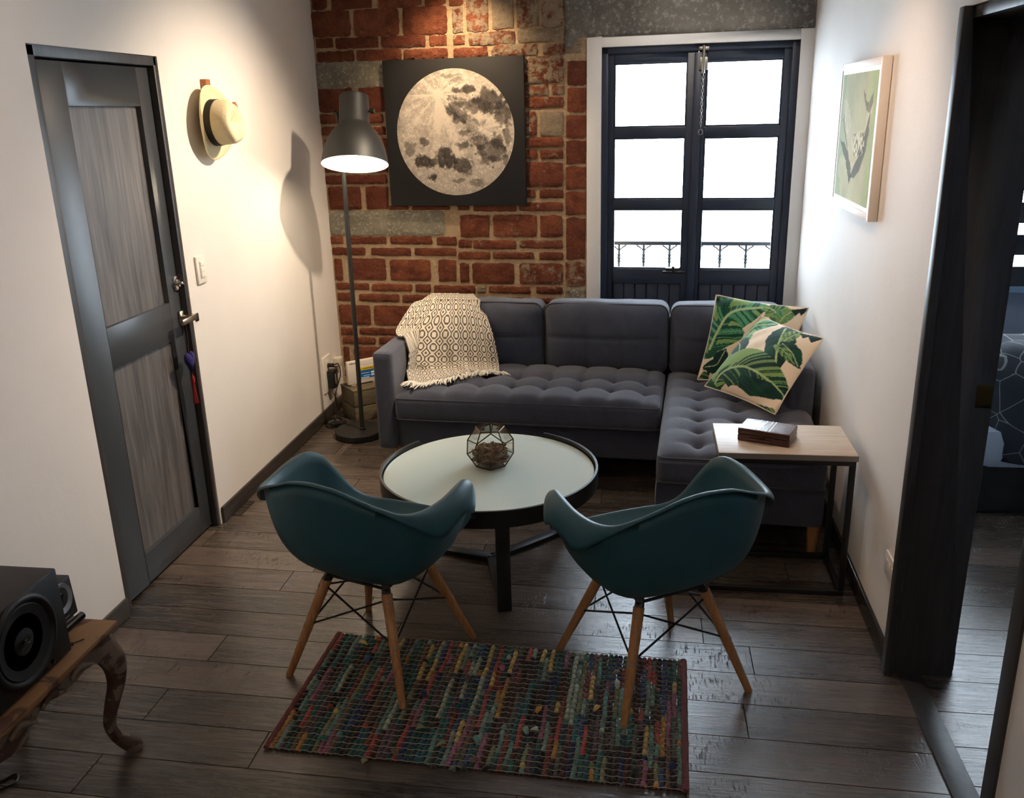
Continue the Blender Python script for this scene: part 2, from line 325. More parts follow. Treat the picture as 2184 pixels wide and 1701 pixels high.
bw = MB().box(JX-.03, BWX0, BY, BY+.12, -.1, ZC).box(BWX1, 4.4, BY, BY+.12, -.1, ZC).box(BWX0, BWX1, BY, BY+.12, -.1, BWZ0).box(BWX0, BWX1, BY, BY+.12, BWZ1, ZC)
props(bw.build('wall_bedroom_back', M['bedwall']), kind='structure')
props(MB().box(4.3, 4.4, -2.8, 5.4, -.1, ZC).build('wall_bedroom_side', M['bedwall']), kind='structure')
props(MB().box(JX-.02, 4.4, .7, .8, -.1, ZC).build('wall_bedroom_front', M['bedwall']), kind='structure')
# back wall: mortar bed, bricks, concrete lintel
wb = MB(); UE = 2.76
for a in ((-.12, UO0-.03, -.1, ZC), (UO1+.03, UE, -.1, ZC), (UO0-.03, UO1+.03, ZO+.03, ZC)): wbox(wb, *a, -.16, 0)
wb_o = props(wb.build('wall_back', M['mortar'], org=tuple(W(1.3, 0))), kind='structure')
def brick_mesh(seed, nu, nv, ju, jv):
    r = np.random.default_rng(seed); mb = MB(); rows = []
    for j in range(nv+1):
        row = []
        for i in range(nu+1):
            u = i/nu-.5; v = j/nv-.5; n = 1.0
            if i in (0, nu): u += r.uniform(-ju, ju*.6)*(-1 if i else 1)*-1
            if j in (0, nv): v += r.uniform(-jv, jv*.6)*(-1 if j else 1)*-1
            if i in (0, nu) and j in (0, nv): u *= .975; v *= .93
            n = 1+r.uniform(-.22, .22)*(0 if (i in (0, nu) or j in (0, nv)) else 1)
            if i in (0, nu) or j in (0, nv): n = .62+r.uniform(-.1, .15)
            row.append((u, n, v))
        rows.append(row)
    mb.grid(rows); b = len(mb.v); rim = [(0, i) for i in range(nu+1)]+[(j, nu) for j in range(1, nv+1)]+[(nv, i) for i in range(nu-1, -1, -1)]+[(j, 0) for j in range(nv-1, 0, -1)]
    ids = [j*(nu+1)+i for j, i in rim]
    mb.v += [(mb.v[k][0]*1.01, -.6, mb.v[k][2]*1.02) for k in ids]
    n = len(ids); mb.f += [(ids[k], b+k, b+(k+1) % n, ids[(k+1) % n]) for k in range(n)]
    o = mb.build('brick_template', M['brick'], smooth=55); me = o.data; bpy.data.objects.remove(o); me.name = 'brick'; return me
THIN = [brick_mesh(s, 12, 4, .012, .07) for s in range(4)]; THICK = [brick_mesh(20+s, 10, 6, .016, .03) for s in range(4)]; SHORT = [brick_mesh(40+s, 5, 5, .03, .04) for s in range(3)]
RW = Matrix(((WU[0], WN[0], 0), (WU[1], WN[1], 0), (0, 0, 1)))
def brick(x0, y0, x1, y1, lime=.08, name='brick', me=None, depth=None):
    u0, z1 = uz(x0, y0); u1, z0 = uz(x1, y1); w, h = u1-u0, z1-z0
    me = me or random.choice(SHORT if w < h*1.5 else THIN if h < .085 else THICK)
    o = bpy.data.objects.new(name, me); COL.objects.link(o); o.parent = wb_o
    c = W((u0+u1)/2, (z0+z1)/2)-W(1.3, 0); d = depth or random.uniform(.007, .013)
    o.matrix_local = Matrix.Translation(Vector(c)) @ (RW @ Matrix.Diagonal((w, d, h*1.0))).to_4x4()
    o['lime'] = float(lime); return o
BR = """662 -45 698 20;701 -48 795.5 18.5;802 -52 898.5 14;903 -54 950.7 10.6;956 -42 988 11;664 25.5 749 77;752.5 21 852.6 74.8;857.5 16 955 71.3
673.5 82.5 711.5 102.3;715 81.8 807.5 101.3;812.4 77.6 908.4 98.8;915.4 75.5 953.5 96;675.5 110.8 756 130.5;760 107.2 857.5 128.4;861.8 105.8 956 125.5
677 187 755 238.5;765 186.5 835 238;681 244 735 263.5;742 244 818 263;686 270.5 730 288;790 270.5 823 288;692 296 770 347;777 296 845 347;693 351 770 367.5;776 351 828 367.5;694.5 374 731 392.3;735 373.5 826 391.5
700 398 772 446.5;779.5 398 830 446.5;830 438 872 447;879 438.5 960 447.5;704 503.3 733 519.5;741 504 825 520;832 503.5 922 520.5;931.5 504.5 974 523;709 527 780 543.5;791.5 528 877.5 545.5;884 528.5 974 546
713 550.5 733 597.5;743 550.5 825.5 597.5;831 553 920.5 599;934 553.5 974.5 601;717 602.5 788 617.5;793.5 604 880 621;886 605.5 919.5 622.5;925.5 607.5 1013.5 626.5;720 623.5 757 641.5;766 625.5 852.5 643;858 628 950 647;955 633.5 1017 648
722.5 649 792 692.5;796.5 650.5 890 695;728 697 757.5 713.5;767 698 850 714.5;731 717 802 733.5;809 718 880 735;733 738.5 748 781;755 738.5 832 782;838 738.5 905 782;737 786.5 752 803;756 787 832 804;838 788 905 805
1152 200.8 1202 200.8"""
LIMED = """963.5 15.4 988.4 69.6 .5;992.7 -22 1042.6 66.7 .45;1047.7 -24 1096 61.5 .7;1100.4 -26 1150.3 57.9 .55;1154.7 -28 1204.5 56.4 .6;966 75.5 992 94.5 .35;999.3 69.6 1099 93.8 .5;1103.4 63 1204.5 86.5 .85
967 102.6 1040.4 121.6 .2;1048.4 95.2 1145.9 118 .5;1157.6 95.2 1204.5 115.7 .42;1060 123 1203 175.8 .45;1064 182.4 1169.3 203 .4;1176.6 181 1202.3 201.5 .45;1064 209 1202.4 229 .3;1064 239 1144.3 289.4 .35;1151.2 237.5 1201 289.4 .8
1064 294.7 1201.6 313.8 .12;1064 320 1146 338.8 .1;1152 320 1201 338.3 .25;1064 347.5 1201.6 398.6 .15;1064 404.8 1142 421.8 .1;1151.2 404 1201.6 422.3 .1;1009.5 436.9 1101.5 450.6 .1;1107 431.4 1201 450.3 .15;976.5 437 1001 448 .1
980.6 458.2 1044.5 506.2 .15;1051.3 458.2 1145.4 505.5 .2;1152.3 458.2 1199.7 505.5 .1;977.9 511 1006 528.2 .1;1009.5 511.7 1101 531.6 .12;1108.4 511.7 1200.4 529.6 .25;977.2 536.5 1045.9 553.6 .1;1050.7 537 1138.6 552.3 .1;1150.3 537 1201 554.3 .1
980.6 560.5 1001.2 601.7 .1;1006.7 560.5 1098 605.8 .1;1107.7 561 1201 607 .35;1018.4 610 1036.2 623.7 .8;1042.4 609.3 1131 625.7 .2;1144 610.7 1199.7 626.5 .1;1028 632.6 1116.6 645.7 .1;1124.8 634.7 1199.7 647 .1
1210.3 129.7 1251.5 181.7 .08;1210.3 186.8 1251 239 .08;1207.3 245.1 1250.5 294.7 .05;1207 300 1250 349.8 .05;1206.5 355.1 1249.8 404.8 .05;1206 409 1249.5 459 .1;1207 464.3 1248.5 555 .12;1206.5 557.7 1247.5 610 .4;1206 87 1240 113 .7"""
for ln in BR.split('\n'):
    for t in ln.split(';'):
        a = list(map(float, t.split()))
        if a[3]-a[1] > 5: brick(*a)
for ln in LIMED.split('\n'):
    for t in ln.split(';'): brick(*map(float, t.split()))
CB = brick_mesh(77, 14, 6, .006, .02); CB.materials.clear(); CB.materials.append(M['concrete'])
brick(671, 134, 836, 186, 0, 'concrete_block', CB, .008); brick(701.5, 450, 950, 502.5, 0, 'concrete_block', CB, .008); brick(1206, 614.5, 1248, 646, 0, 'concrete_block', CB, .008)
lm = MB(); ua, za = uz(1205, 62)
rows = []
for j in range(15):
    row = []
    for i in range(61):
        u = ua+(2.74-ua)*i/60; zb = 2.107 if u > 1.55 else 2.085-.03*math.sin(u*40); z = zb+(ZC-zb)*j/14; row.append(W(u, z, .010+.010*mnoise.fractal(Vector((u*9, z*9, 3)), 1.0, 2.0, 4)))
    rows.append(row)
lm.grid(rows); lm.build('concrete_lintel', M['lintel'], wb_o, smooth=80, solid=.02, solid_off=-1)
# white plaster surround of the balcony door
tr = MB(); wbox(tr, 1.556, UO0, -.02, 2.105, -.12, .016); wbox(tr, UO0, UO1, ZO, 2.105, -.12, .016); wbox(tr, UO1, 2.715, -.02, 2.105, -.12, .016)
props(tr.build('trim_1', M['trimw'], org=tuple(W(2.1, 0)), bevel=.004), kind='structure')
# balcony French door
fd = MB()
for a in ((UO0, UO0+.035, 0, ZO), (UO1-.035, UO1, 0, ZO), (UO0, UO1, ZO-.035, ZO)): wbox(fd, *a, -.09, -.012)
fdo = props(fd.build('door_2', M['winpaint'], org=tuple(W(2.14, 0)), bevel=.003), kind='structure')
for s, (u0, u1, pu0, pu1) in enumerate(((UO0+.037, 2.139, 1.699, 2.086), (2.142, UO1-.037, 2.184, 2.572))):
    lf = MB(); rows_ = ((.0, .875), (1.208, 1.262), (1.59, 1.645), (1.973, ZO-.030)) if s == 0 else ((.0, .875), (1.206, 1.260), (1.586, 1.642), (1.970, ZO-.030))
    wbox(lf, u0-.006*(s == 0), pu0, -.01, ZO-.030, -.075, -.028); wbox(lf, pu1, u1+.006*s, -.01, ZO-.030, -.075, -.028)
    wbox(lf, pu0, pu1, .79, .875, -.075, -.028); wbox(lf, pu0, pu1, -.01, .12, -.075, -.028)
    for za, zb in rows_[1:]: wbox(lf, pu0, pu1, za, zb, -.075, -.028)
    leaf = lf.build('door_leaf', M['winpaint'], fdo, bevel=.004)
    bp = MB(); wbox(bp, pu0-.01, pu1+.01, .10, .80, -.072, -.064); bp.build('backing_board', M['winpaint'], leaf)
    n = 6
    for k in range(n):
        b_ = MB(); wbox(b_, pu0+(pu1-pu0)*k/n+.002, pu0+(pu1-pu0)*(k+1)/n-.002, .12, .79, -.066, -.040); b_.build('board', M['winpaint'], leaf, bevel=.004)
    zz = [(rows_[0][1], rows_[1][0]), (rows_[1][1], rows_[2][0]), (rows_[2][1], rows_[3][0])]
    for za, zb in zz:
        g_ = MB(); wbox(g_, pu0-.005, pu1+.005, za-.005, zb+.005, -.056, -.052); g_.build('glass_pane', M['glass'], leaf, smooth=0)
        bd = MB()
        for a in ((pu0, pu0+.008, za, zb), (pu1-.008, pu1, za, zb), (pu0, pu1, za, za+.008), (pu0, pu1, zb-.008, zb)): wbox(bd, *a, -.050, -.036)
        bd.build('glazing_bead', M['winpaint'], leaf, bevel=.002)
mt = MB(); wbox(mt, 2.120, 2.162, .02, ZO-.04, -.028, -.016); mt.build('meeting_strip', M['winpaint'], fdo, bevel=.003)
# top bolt with chain, lower latch (parts of the French door)
bt = MB(); wbox(bt, 2.145, 2.189, 1.925, 1.990, -.016, -.004); wbox(bt, 2.140, 2.194, 2.022, 2.040, -.012, .004); bolt = bt.build('top_bolt', M['steel'], fdo, bevel=.003)
MB().tube([W(2.167, 1.91, .006), W(2.167, 2.045, .006)], .008, 10).build('bolt_bar', M['steel'], bolt)
ch = MB(); zt = 1.905; nl = 17
for k in range(nl):
    z = zt-k*.0165; c = W(2.1675-.0002*k, z, .004); a = WU if k % 2 else WN
    ch.tube([c+a*.0042*math.cos(t)+np.array([0, 0, .0105])*math.sin(t) for t in np.linspace(0, 2*PI, 11)[:-1]], .0014, 5, closed=True)
ch.tube([W(2.164+.011*math.cos(t), zt-nl*.0165-.010+.014*math.sin(t), .004) for t in np.linspace(0, 2*PI, 17)[:-1]], .0018, 6, closed=True)
ch.build('pull_chain', M['steel'], bolt)
lt = MB(); wbox(lt, 2.00, 2.075, .868, .884, -.028, -.010); lt.tube([W(1.985, .862, -.006), W(2.11, .862, -.006)], .007, 10); wbox(lt, 2.035, 2.05, .862, .896, -.012, .010); lt.build('slide_latch', M['black'], fdo, bevel=.002)
# balcony outside: slab and iron railing
bs = MB(); wbox(bs, .9, 3.3, -.15, -.02, -.85, -.16); props(bs.build('floor_balcony', M['lintel']), kind='structure')
def wr_(px, py, n): v = ray(px, py); t = ((WO+n*WN-O3) @ WN)/(v @ WN); Q = O3+t*v; return float((Q-WO) @ WU), float(Q[2])
RN = -.62; zr = wr_(1390, 518, RN)[1]
rail = thing('balcony_railing', 'thin dark wrought iron balcony railing seen outside through the lowest glass panes', 'railing', tuple(W(2.1, -.02, RN)))
rb = MB(); wbox(rb, 1.0, 3.2, zr-.012, zr+.012, RN-.016, RN+.016); rb.build('handrail', M['blackmetal'], rail, bevel=.003)
r2 = MB(); wbox(r2, 1.0, 3.2, .06, .08, RN-.012, RN+.012); r2.build('bottom_rail', M['blackmetal'], rail)
us = [wr_(x, 550, RN)[0] for x in (1320, 1372.5, 1427.5, 1535, 1590)]; st = (us[2]-us[0])/2
for u in [us[0]-2*st, us[0]-st]+us[:3]+[us[2]+st]+us[3:]+[us[4]+st, us[4]+2*st]:
    q = MB(); q.tube([W(u, -.02, RN), W(u, zr, RN)], .008, 8)
    for dz, rr in ((-.075, .013), (-.095, .021), (-.115, .013)): q.lathe([(.006, -.012), (rr, 0), (.006, .012)], W(u, zr+dz, RN), 10)
    q.build('baluster', M['blackmetal'], rail)
    q2 = MB(); q2.tube([W(u-.045, zr-.014, RN), W(u-.02, zr-.03, RN), W(u, zr-.05, RN), W(u+.02, zr-.03, RN), W(u+.045, zr-.014, RN)], .005, 6); q2.build('scroll', M['blackmetal'], rail)
# entry door
LX = XL-.032
d1 = props(MB().box(XL-.10, XL-.006, DY0, DY0+.042, 0, DZ).box(XL-.10, XL-.006, DY1-.02, DY1, 0, DZ).box(XL-.10, XL-.006, DY0, DY1, DZ-.035, DZ).build('door_1', M['casing'], org=(XL, DY0, 0), bevel=.003), kind='structure')
LY0, LY1, LZ1 = DY0+.047, DY1-.023, DZ-.040
PY0, PY1 = 2.872, 3.322
lf = MB()
for a in ((LY0, PY0, .012, LZ1), (PY1, LY1, .012, LZ1), (PY0, PY1, .012, .135), (PY0, PY1, .888, 1.042), (PY0, PY1, 1.800, LZ1)): lf.box(LX-.042, LX, *a)
leaf1 = lf.build('door_leaf', M['doorpaint'], d1, bevel=.0025)
for za, zb in ((.135, .888), (1.042, 1.800)): MB().box(LX-.035, LX-.018, PY0-.004, PY1+.004, za-.004, zb+.004).build('inset_panel', M['doorwood'], leaf1, smooth=0)
for z in (1.735, .99, .17):
    hg = MB().tube([(LX+.006, LY0-.002, z-.05), (LX+.006, LY0-.002, z+.05)], .006, 10); hg.box(LX-.001, LX+.003, LY0-.002, LY0+.014, z-.048, z+.048)
    for dz in (-.017, .017): hg.lathe([(.0068, -.002), (.0068, .002)], (LX+.006, LY0-.002, z+dz), 10)
    hg.build('hinge', M['steel'], leaf1)
p = px_(380, 603, LX+.008); rx = Matrix.Rotation(PI/2, 4, 'Y')
MB().lathe([(.0, 0), (.034, .0), (.034, .006), (.029, .011), (.016, .012), (.015, .017), (0, .018)], p+np.array([-.008, 0, 0]), 32, rx).build('deadbolt_rose', M['chrome'], leaf1, smooth=35)
MB().obox(p+np.array([.014, 0, 0]), (.012, 0, 0), (0, .018, -.002), (0, .001, .006)).build('thumb_turn', M['chrome'], leaf1, bevel=.002)
p = px_(393, 676, LX+.01); hy, hz = p[1], p[2]
MB().box(LX, LX+.010, hy-.03, hy+.03, hz-.03, hz+.03).build('handle_rose', M['nickel'], leaf1, bevel=.003)
lv = MB().tube([(LX+.008, hy, hz), (LX+.055, hy, hz)], .010, 12); lv.box(LX+.042, LX+.060, hy-.105, hy+.014, hz-.012, hz+.012); lv.build('lever', M['nickel'], leaf1, bevel=.002)
p = px_(418, 676, XL-.002); MB().box(XL-.014, XL+.004, p[1]-.012, p[1]+.016, p[2]-.018, p[2]+.016).build('strike_box', M['black'], d1, bevel=.003)
# bedroom doorway casing
d3 = MB(); d3.box(.815, JX, OY1, OY1+.02, 0, OZ).box(.80, JX, OY0-.022, OY0, 0, OZ).box(.815, JX, OY0, OY1, OZ-.03, OZ)
d3.box(.790, .816, OY1-.012, OY1+.026, 0, OZ).box(.796, .812, OY0-.055, OY0+.004, 0, OZ)
d3o = props(d3.build('door_3', M['casing'], org=(.9, OY1, 0), bevel=.003), kind='structure')
p = py_(2098, 845, OY1); MB().box(p[0]-.02, p[0]+.022, OY1-.0025, OY1+.001, p[2]-.035, p[2]+.035).build('strike_plate', M['brass'], d3o, bevel=.002)
# skirting
props(MB().box(XL, XL+.014, DY1+.012, 5.18, .002, .078).build('baseboard_left', M['base'], org=(XL, 4, 0), bevel=.005), kind='structure')
props(MB().box(XL, XL+.014, -2.7, DY0-.004, .002, .078).build('baseboard_left_near', M['base'], org=(XL, 1, 0), bevel=.005), kind='structure')
br_ = MB(); a, b = OY1+.04, 4.97; br_.add([(XR(a)-.014, a, .002), (XR(b)-.014, b, .002), (XR(b), b, .002), (XR(a), a, .002), (XR(a)-.014, a, .078), (XR(b)-.014, b, .078), (XR(b), b, .078), (XR(a), a, .078)],
    [(0, 3, 2, 1), (4, 5, 6, 7), (0, 1, 5, 4), (1, 2, 6, 5), (2, 3, 7, 6), (3, 0, 4, 7)])
props(br_.build('baseboard_right', mat('glossy_dark_skirting', S(40, 36, 34), .2), org=(.82, 3.5, 0), bevel=.005), kind='structure')
props(MB().box(JX, JX+.014, OY1+.03, 5.2, .002, .078).build('baseboard_bedroom', M['base'], bevel=.005), kind='structure')
# bedroom window with broad dark slats
w1 = MB()
for a in ((BWX0, BWX0+.05, BWZ0, BWZ1), (BWX1-.05, BWX1, BWZ0, BWZ1), (BWX0, BWX1, BWZ0, BWZ0+.03), (BWX0, BWX1, BWZ1-.05, BWZ1)): w1.box(a[0], a[1], BY-.01, BY+.08, a[2], a[3])
w1o = props(w1.build('window_1', mat('dark_blue_frame', S(40, 52, 72), .4), bevel=.004), kind='structure')
MB().box(BWX0, BWX1, BY+.05, BY+.055, BWZ0, BWZ1).build('glass_pane', M['glass'], w1o, smooth=0)
MB().box(BWX0-.03, BWX1+.03, BY-.07, BY, BWZ0-.03, BWZ0).build('window_sill', mat('blue_grey_sill', S(96, 120, 140), .4), w1o, bevel=.004)
bl = thing('window_blind', 'dark blind with broad horizontal slats and bright gaps in the bedroom window', 'blind', (2.3, BY-.05, BWZ1))
MB().box(BWX0, BWX1, BY-.075, BY-.02, BWZ1-.03, BWZ1+.03).build('headrail', M['matteblack'], bl, bevel=.003)
gz = [py_(2170, y, BY-.05)[2] for y in (348, 420, 490.5, 556)]; stp = (gz[0]-gz[3])/3
for k in range(7):
    zc = gz[3]+stp*(k-.5)
    if zc < 1.62: MB().box(BWX0+.01, BWX1-.01, BY-.052, BY-.046, zc-stp*.5+.031, zc+stp*.5-.031).build('slat', M['matteblack'], bl)  # unseen upper slats left out so more daylight reaches the bedroom floor
for x in (1.7, 2.9): MB().tube([(x, BY-.049, BWZ1), (x, BY-.049, gz[3]-.1)], .0015, 5).build('ladder_cord', M['black'], bl)
# ------------------------------------------------------------------ corner sofa (local x along the back wall, y towards it)
ST = math.radians(3.5)
sofa = thing('corner_sofa', 'charcoal grey tufted corner sofa with chaise under the moon picture', 'sofa', (-1.318, 4.105, 0), -ST)
SL = lambda x, y, z: tuple(np.array([-1.318, 4.105, 0])+x*np.array([math.cos(ST), -math.sin(ST), 0])+y*np.array([math.sin(ST), math.cos(ST), 0])+np.array([0, 0, z]))
U1, CH0, CHF = 2.10, 1.425, -.63      # width, chaise start, chaise front
def mesh_to(name, mb, m, par, c=(0, 0, 0), **k): return mb.build(name, m, par, local=True, org=c, **k)
b_ = rbox((CH0-.10)/2, .40, .085, .02, .05); mesh_to('seat_base', b_, M['sofa'], sofa, ((CH0+.10)/2, .425, .205))
b_ = rbox((U1-CH0)/2, (.82-CHF-.02)/2, .085, .02, .05); mesh_to('chaise_base', b_, M['sofa'], sofa, ((U1+CH0)/2, (.82+CHF+.02)/2, .205))
mesh_to('arm', rbox(.05, .40, .255, .022, .02), M['sofa'], sofa, (.05, .40, .375), label='arm at the lamp end, partly under the throw')
mesh_to('arm', rbox(.058, .43, .245, .03, .02), M['sofa'], sofa, (U1-.058, .40, .375), label='short arm beside the white wall')
mesh_to('back_frame', rbox(U1/2, .05, .27, .025, .03), M['sofa'], sofa, (U1/2, .78, .41))
def tuft(nx, ny, x0, dx, y0, dy, hx, hy, crown, lw=.010, dl=.012, db=.022, sag=0):
    def f(p, n):
        if n[2] < .3: 
            # bulge of the sides
            q = np.array(p)
            return q
        x, y = p[0], p[1]; z = p[2]
        ex = max(0., 1-(abs(x)/hx)**6); ey = max(0., 1-(abs(y)/hy)**6); cr = crown*ex*ey
        cx = (x-x0)/dx; cy = (y-y0)/dy; ix = min(max(round(cx), 0), nx-1); iy = min(max(round(cy), 0), ny-1)
        ddx = (cx-ix)*dx; ddy = (cy-iy)*dy
        puff = .008*min(1., abs(math.sin(PI*cx)))*min(1, abs(math.sin(PI*cy)) if -.5 < cy < ny-.5 else 1)
        inx = -.5*dx < (x-x0) < (nx-.5)*dx; iny = -.5*dy < (y-y0) < (ny-.5)*dy
        g = max(math.exp(-(ddx/lw)**2)*(1 if True else 0), math.exp(-(ddy/lw)**2)*(1 if inx else 0))
        r2 = ddx*ddx+ddy*ddy; dip = db*math.exp(-r2/(.016**2))+db*.9*math.exp(-r2/(.045**2))
        return np.array([x, y, z+(cr+puff*(.5 if sag else 1)-dl*g*.55-dip)*n[2]*min(ex*ey*3, 1)-sag*.022*max(0, (-y-hy+.14)/.14)**1.5])
    return f
hx, hy = (CH0-.10)/2-.003, .305
sc = rbox(hx, hy, .068, .038, .0125, tuft(8, 2, -hx+.085, (2*hx-.17)/7, -.125, .155, hx, hy, .028))
mesh_to('seat_cushion', sc, M['sofa'], sofa, ((CH0+.10)/2, .285, .348), smooth=180)
hx2, hy2 = (U1-CH0)/2-.004, (.60-CHF)/2
cc = rbox(hx2, hy2, .068, .038, .0125, tuft(3, 8, -hx2+.165, .170, -hy2+.13, .150, hx2, hy2, .020, lw=.013, dl=.007, db=.024, sag=1))
mesh_to('chaise_cushion', cc, M['sofa'], sofa, ((U1+CH0)/2, CHF+hy2, .348), smooth=180)
def piping(par, x0, x1, y0, y1, z, r=.004, rad=.03):
    pts = []
    for cx, cy, a0 in ((x1-rad, y1-rad, 0), (x0+rad, y1-rad, 90), (x0+rad, y0+rad, 180), (x1-rad, y0+rad, 270)):
        for k in range(5): a = math.radians(a0+k*22.5); pts.append((cx+rad*math.cos(a), cy+rad*math.sin(a), z))
    return MB().tube(pts, r, 6, closed=True).build('piping', M['welt'], par, local=True)
kids = {o.name: o for o in sofa.children}
for nm, hx_, hy_ in (('seat_cushion', hx, hy), ('chaise_cushion', hx2, hy2)):
    piping(kids[nm], -hx_+.007, hx_-.007, -hy_+.007, hy_-.007, .051); piping(kids[nm], -hx_+.004, hx_-.004, -hy_+.004, hy_-.004, -.055)
def backcush(x0, x1, vl):
    hw = (x1-x0)/2-.004
    def f(p, n):
        x, y, z = p
        if n[1] < -.3:
            e = max(0, 1-(abs(x)/hw)**4)*max(0, 1-(abs(z)/.185)**4)
            g = sum(math.exp(-((x-v)/.008)**2) for v in vl)+math.exp(-((z-.02)/.008)**2)
            sp = .055*(.75+.25*math.cos(z*9))
            y -= (sp*e-.011*min(g, 1.2)*min(1, e*4))*abs(n[1])
            y += .004*mnoise.noise(Vector((x*9, z*9, x0)))
        if n[2] > .3: z += (.012*max(0, 1-(abs(x)/hw)**4)+.007*mnoise.noise(Vector((x*7, y*7, x0*3))))*n[2]
        return np.array([x, y, z])
    c = ((x0+x1)/2, .655, .578); o = mesh_to('back_cushion', rbox(hw, .085, .185, .045, .0135, f), M['sofa'], sofa, c, smooth=180, sub=0)
    pp = []
    for cx, cz, a0 in ((hw-.05, .135, 0), (-hw+.05, .135, 90)):
        for k in range(5): a = math.radians(a0+22.5*k); pp.append((cx+.046*math.cos(a), -.062, cz+.046*math.sin(a)+.008))
    MB().tube([(pp[0][0], -.06, -.12)]+pp+[(pp[-1][0], -.06, -.12)], .0035, 6).build('piping', M['welt'], o, local=True)
backcush(.10, .765, (.02,)); backcush(.765, 1.43, (-.09, .09)); backcush(1.43, U1-.10, (0,))
for x, y in ((.08, .10), (.08, .72), (1.36, .70), (1.49, CHF+.07), (U1-.036, CHF+.055), (U1-.08, .72)):
    mesh_to('leg', MB().lathe([(.017, 0), (.019, .004), (.027, .125)], (0, 0, 0), 16), M['beech'], sofa, (x, y, 0))

# ------------------------------------------------------------------ throw over the arm end of the sofa
R_ = [[py_(905, 655, 4.900), py_(935, 652, 4.900), py_(965, 650, 4.900), py_(1000, 652, 4.900), py_(1008, 656, 4.900)],
      [py_(886, 645, 4.700), py_(918, 637, 4.700), py_(958, 637, 4.700), py_(998, 639, 4.700), py_(1018, 647, 4.700)],
      [py_(866, 669, 4.595), py_(908, 663, 4.590), py_(956, 661, 4.585), py_(1002, 663, 4.585), py_(1037, 672, 4.580)],
      [pz(846, 702, .648), py_(886, 702, 4.520), py_(952, 704, 4.505), py_(1006, 704, 4.510), py_(1050, 708, 4.495)],
      [pz(848, 716, .646), py_(882, 736, 4.455), py_(950, 742, 4.465), py_(1008, 742, 4.470), py_(1059, 746, 4.465)],
      [pz(864, 722, .640), py_(877, 768, 4.395), py_(948, 775, 4.435), py_(1010, 772, 4.445), py_(1064, 774, 4.445)],
      [py_(866, 776, 4.305), py_(890, 792, 4.365), py_(950, 792, 4.390), py_(1012, 786, 4.410), py_(1065, 787, 4.415)],
      [pz(870, 808, .462), pz(900, 810, .462), pz(958, 800, .462), pz(1015, 791, .462), pz(1066, 793, .460)],
      [pz(873, 817, .450), pz(912, 818, .452), pz(966, 806, .452), pz(1018, 797, .452), pz(1069, 797, .450)]]
def clear(p):                           # keep the cloth outside the arm, the back cushion and the seat
    d = np.array(p)-np.array([-1.318, 4.105, 0]); x = d[0]*math.cos(ST)-d[1]*math.sin(ST); y = d[0]*math.sin(ST)+d[1]*math.cos(ST); z = p[2]
    if x < .122 and -.01 < y < .82 and z < .648:
        if z > .575: z = .648
        else: x = .122
    if x > .10 and y > .40 and z < .79:
        hw = .33; e = max(0, 1-(abs(x-.4325)/hw)**4)*max(0, 1-(abs(z-.578)/.185)**4); sf = .57-.055*e*.98-.012
        if y > sf and y < .575: y = sf
        elif .575 <= y < .748 and z < .780: z = .780
    if -.02 < y < .6 and z < .446 and x > .1: z = .446
    return np.array(SL(x, y, z))
NU_, NV_ = 120, 130; rows = []; uvs = []
for j in range(NV_):
    t = j*(len(R_)-1)/(NV_-1); ctl = [crom([r[k] for r in R_], t) for k in range(5)]; row = []
    for i in range(NU_):
        s = i*4/(NU_-1); p = crom(ctl, s); w = i/(NU_-1); v = j/(NV_-1)
        f = .010*math.sin(9*w+4*v+1.2*math.sin(5*v))*min(1, v*4)+.012*math.exp(-((w-.30-.10*v)/.05)**2)+.016*math.exp(-((w-.42-.45*(v-.2))/.045)**2)*(v > .2)+.013*math.exp(-((w-.93)/.02)**2)
        f -= .012*math.exp(-((w-.52-.45*(v-.2))/.05)**2)*(v > .2)
        p = p+np.array([.1, -.85, .5])*f*(1 if v < .93 else max(0, (1-v)/.07)); row.append(clear(p)); uvs.append((w, v))
    rows.append(row)
g = G('throw_weave'); uvn = g.n('UVMap').outputs[0]; sx = g.n('SeparateXYZ', {0: uvn})
tri = lambda v: g.math('ABSOLUTE', g.math('SUBTRACT', g.math('FRACT', v), .5))
ux = g.math('MULTIPLY', sx.outputs[0], 11.0); vy = g.math('MULTIPLY', sx.outputs[1], 11.0)
dd = g.math('ADD', g.math('MAXIMUM', tri(ux), .10), g.math('MULTIPLY', g.math('MAXIMUM', tri(vy), .12), .9))
sw = g.math('SINE', g.math('MULTIPLY', dd, 2*PI*3.6)); ns = g.noise(g.scale(uvn, (500, 500, 1)), 1.0, 2)
fz = g.map(g.math('ADD', sw, g.math('MULTIPLY', g.math('SUBTRACT', ns, .5), 1.2)), -.1, .5)
bd = g.map(sx.outputs[1], .955, .965); fz = g.math('MULTIPLY', fz, g.math('SUBTRACT', 1.0, bd))
g.set(Base_Color=g.mix(fz, S(220, 210, 194), S(88, 79, 70)), Roughness=.95, Specular_IOR_Level=.1, Sheen_Weight=.2); g.bump(g.math('ADD', sw, ns), .35, .003)
M['fringe'] = mat('white_fringe_yarn', S(232, 226, 214), .95, bump=.3, bscale=400)
throw = thing('throw_blanket', 'cream and grey diamond-weave throw with white fringe draped over the sofa end', 'blanket', tuple(pz(960, 800, .45)))
tb = MB().grid(rows); tb.uv = uvs; tb.build('woven_cloth', g.m, throw, smooth=180, solid=.007, solid_off=0)
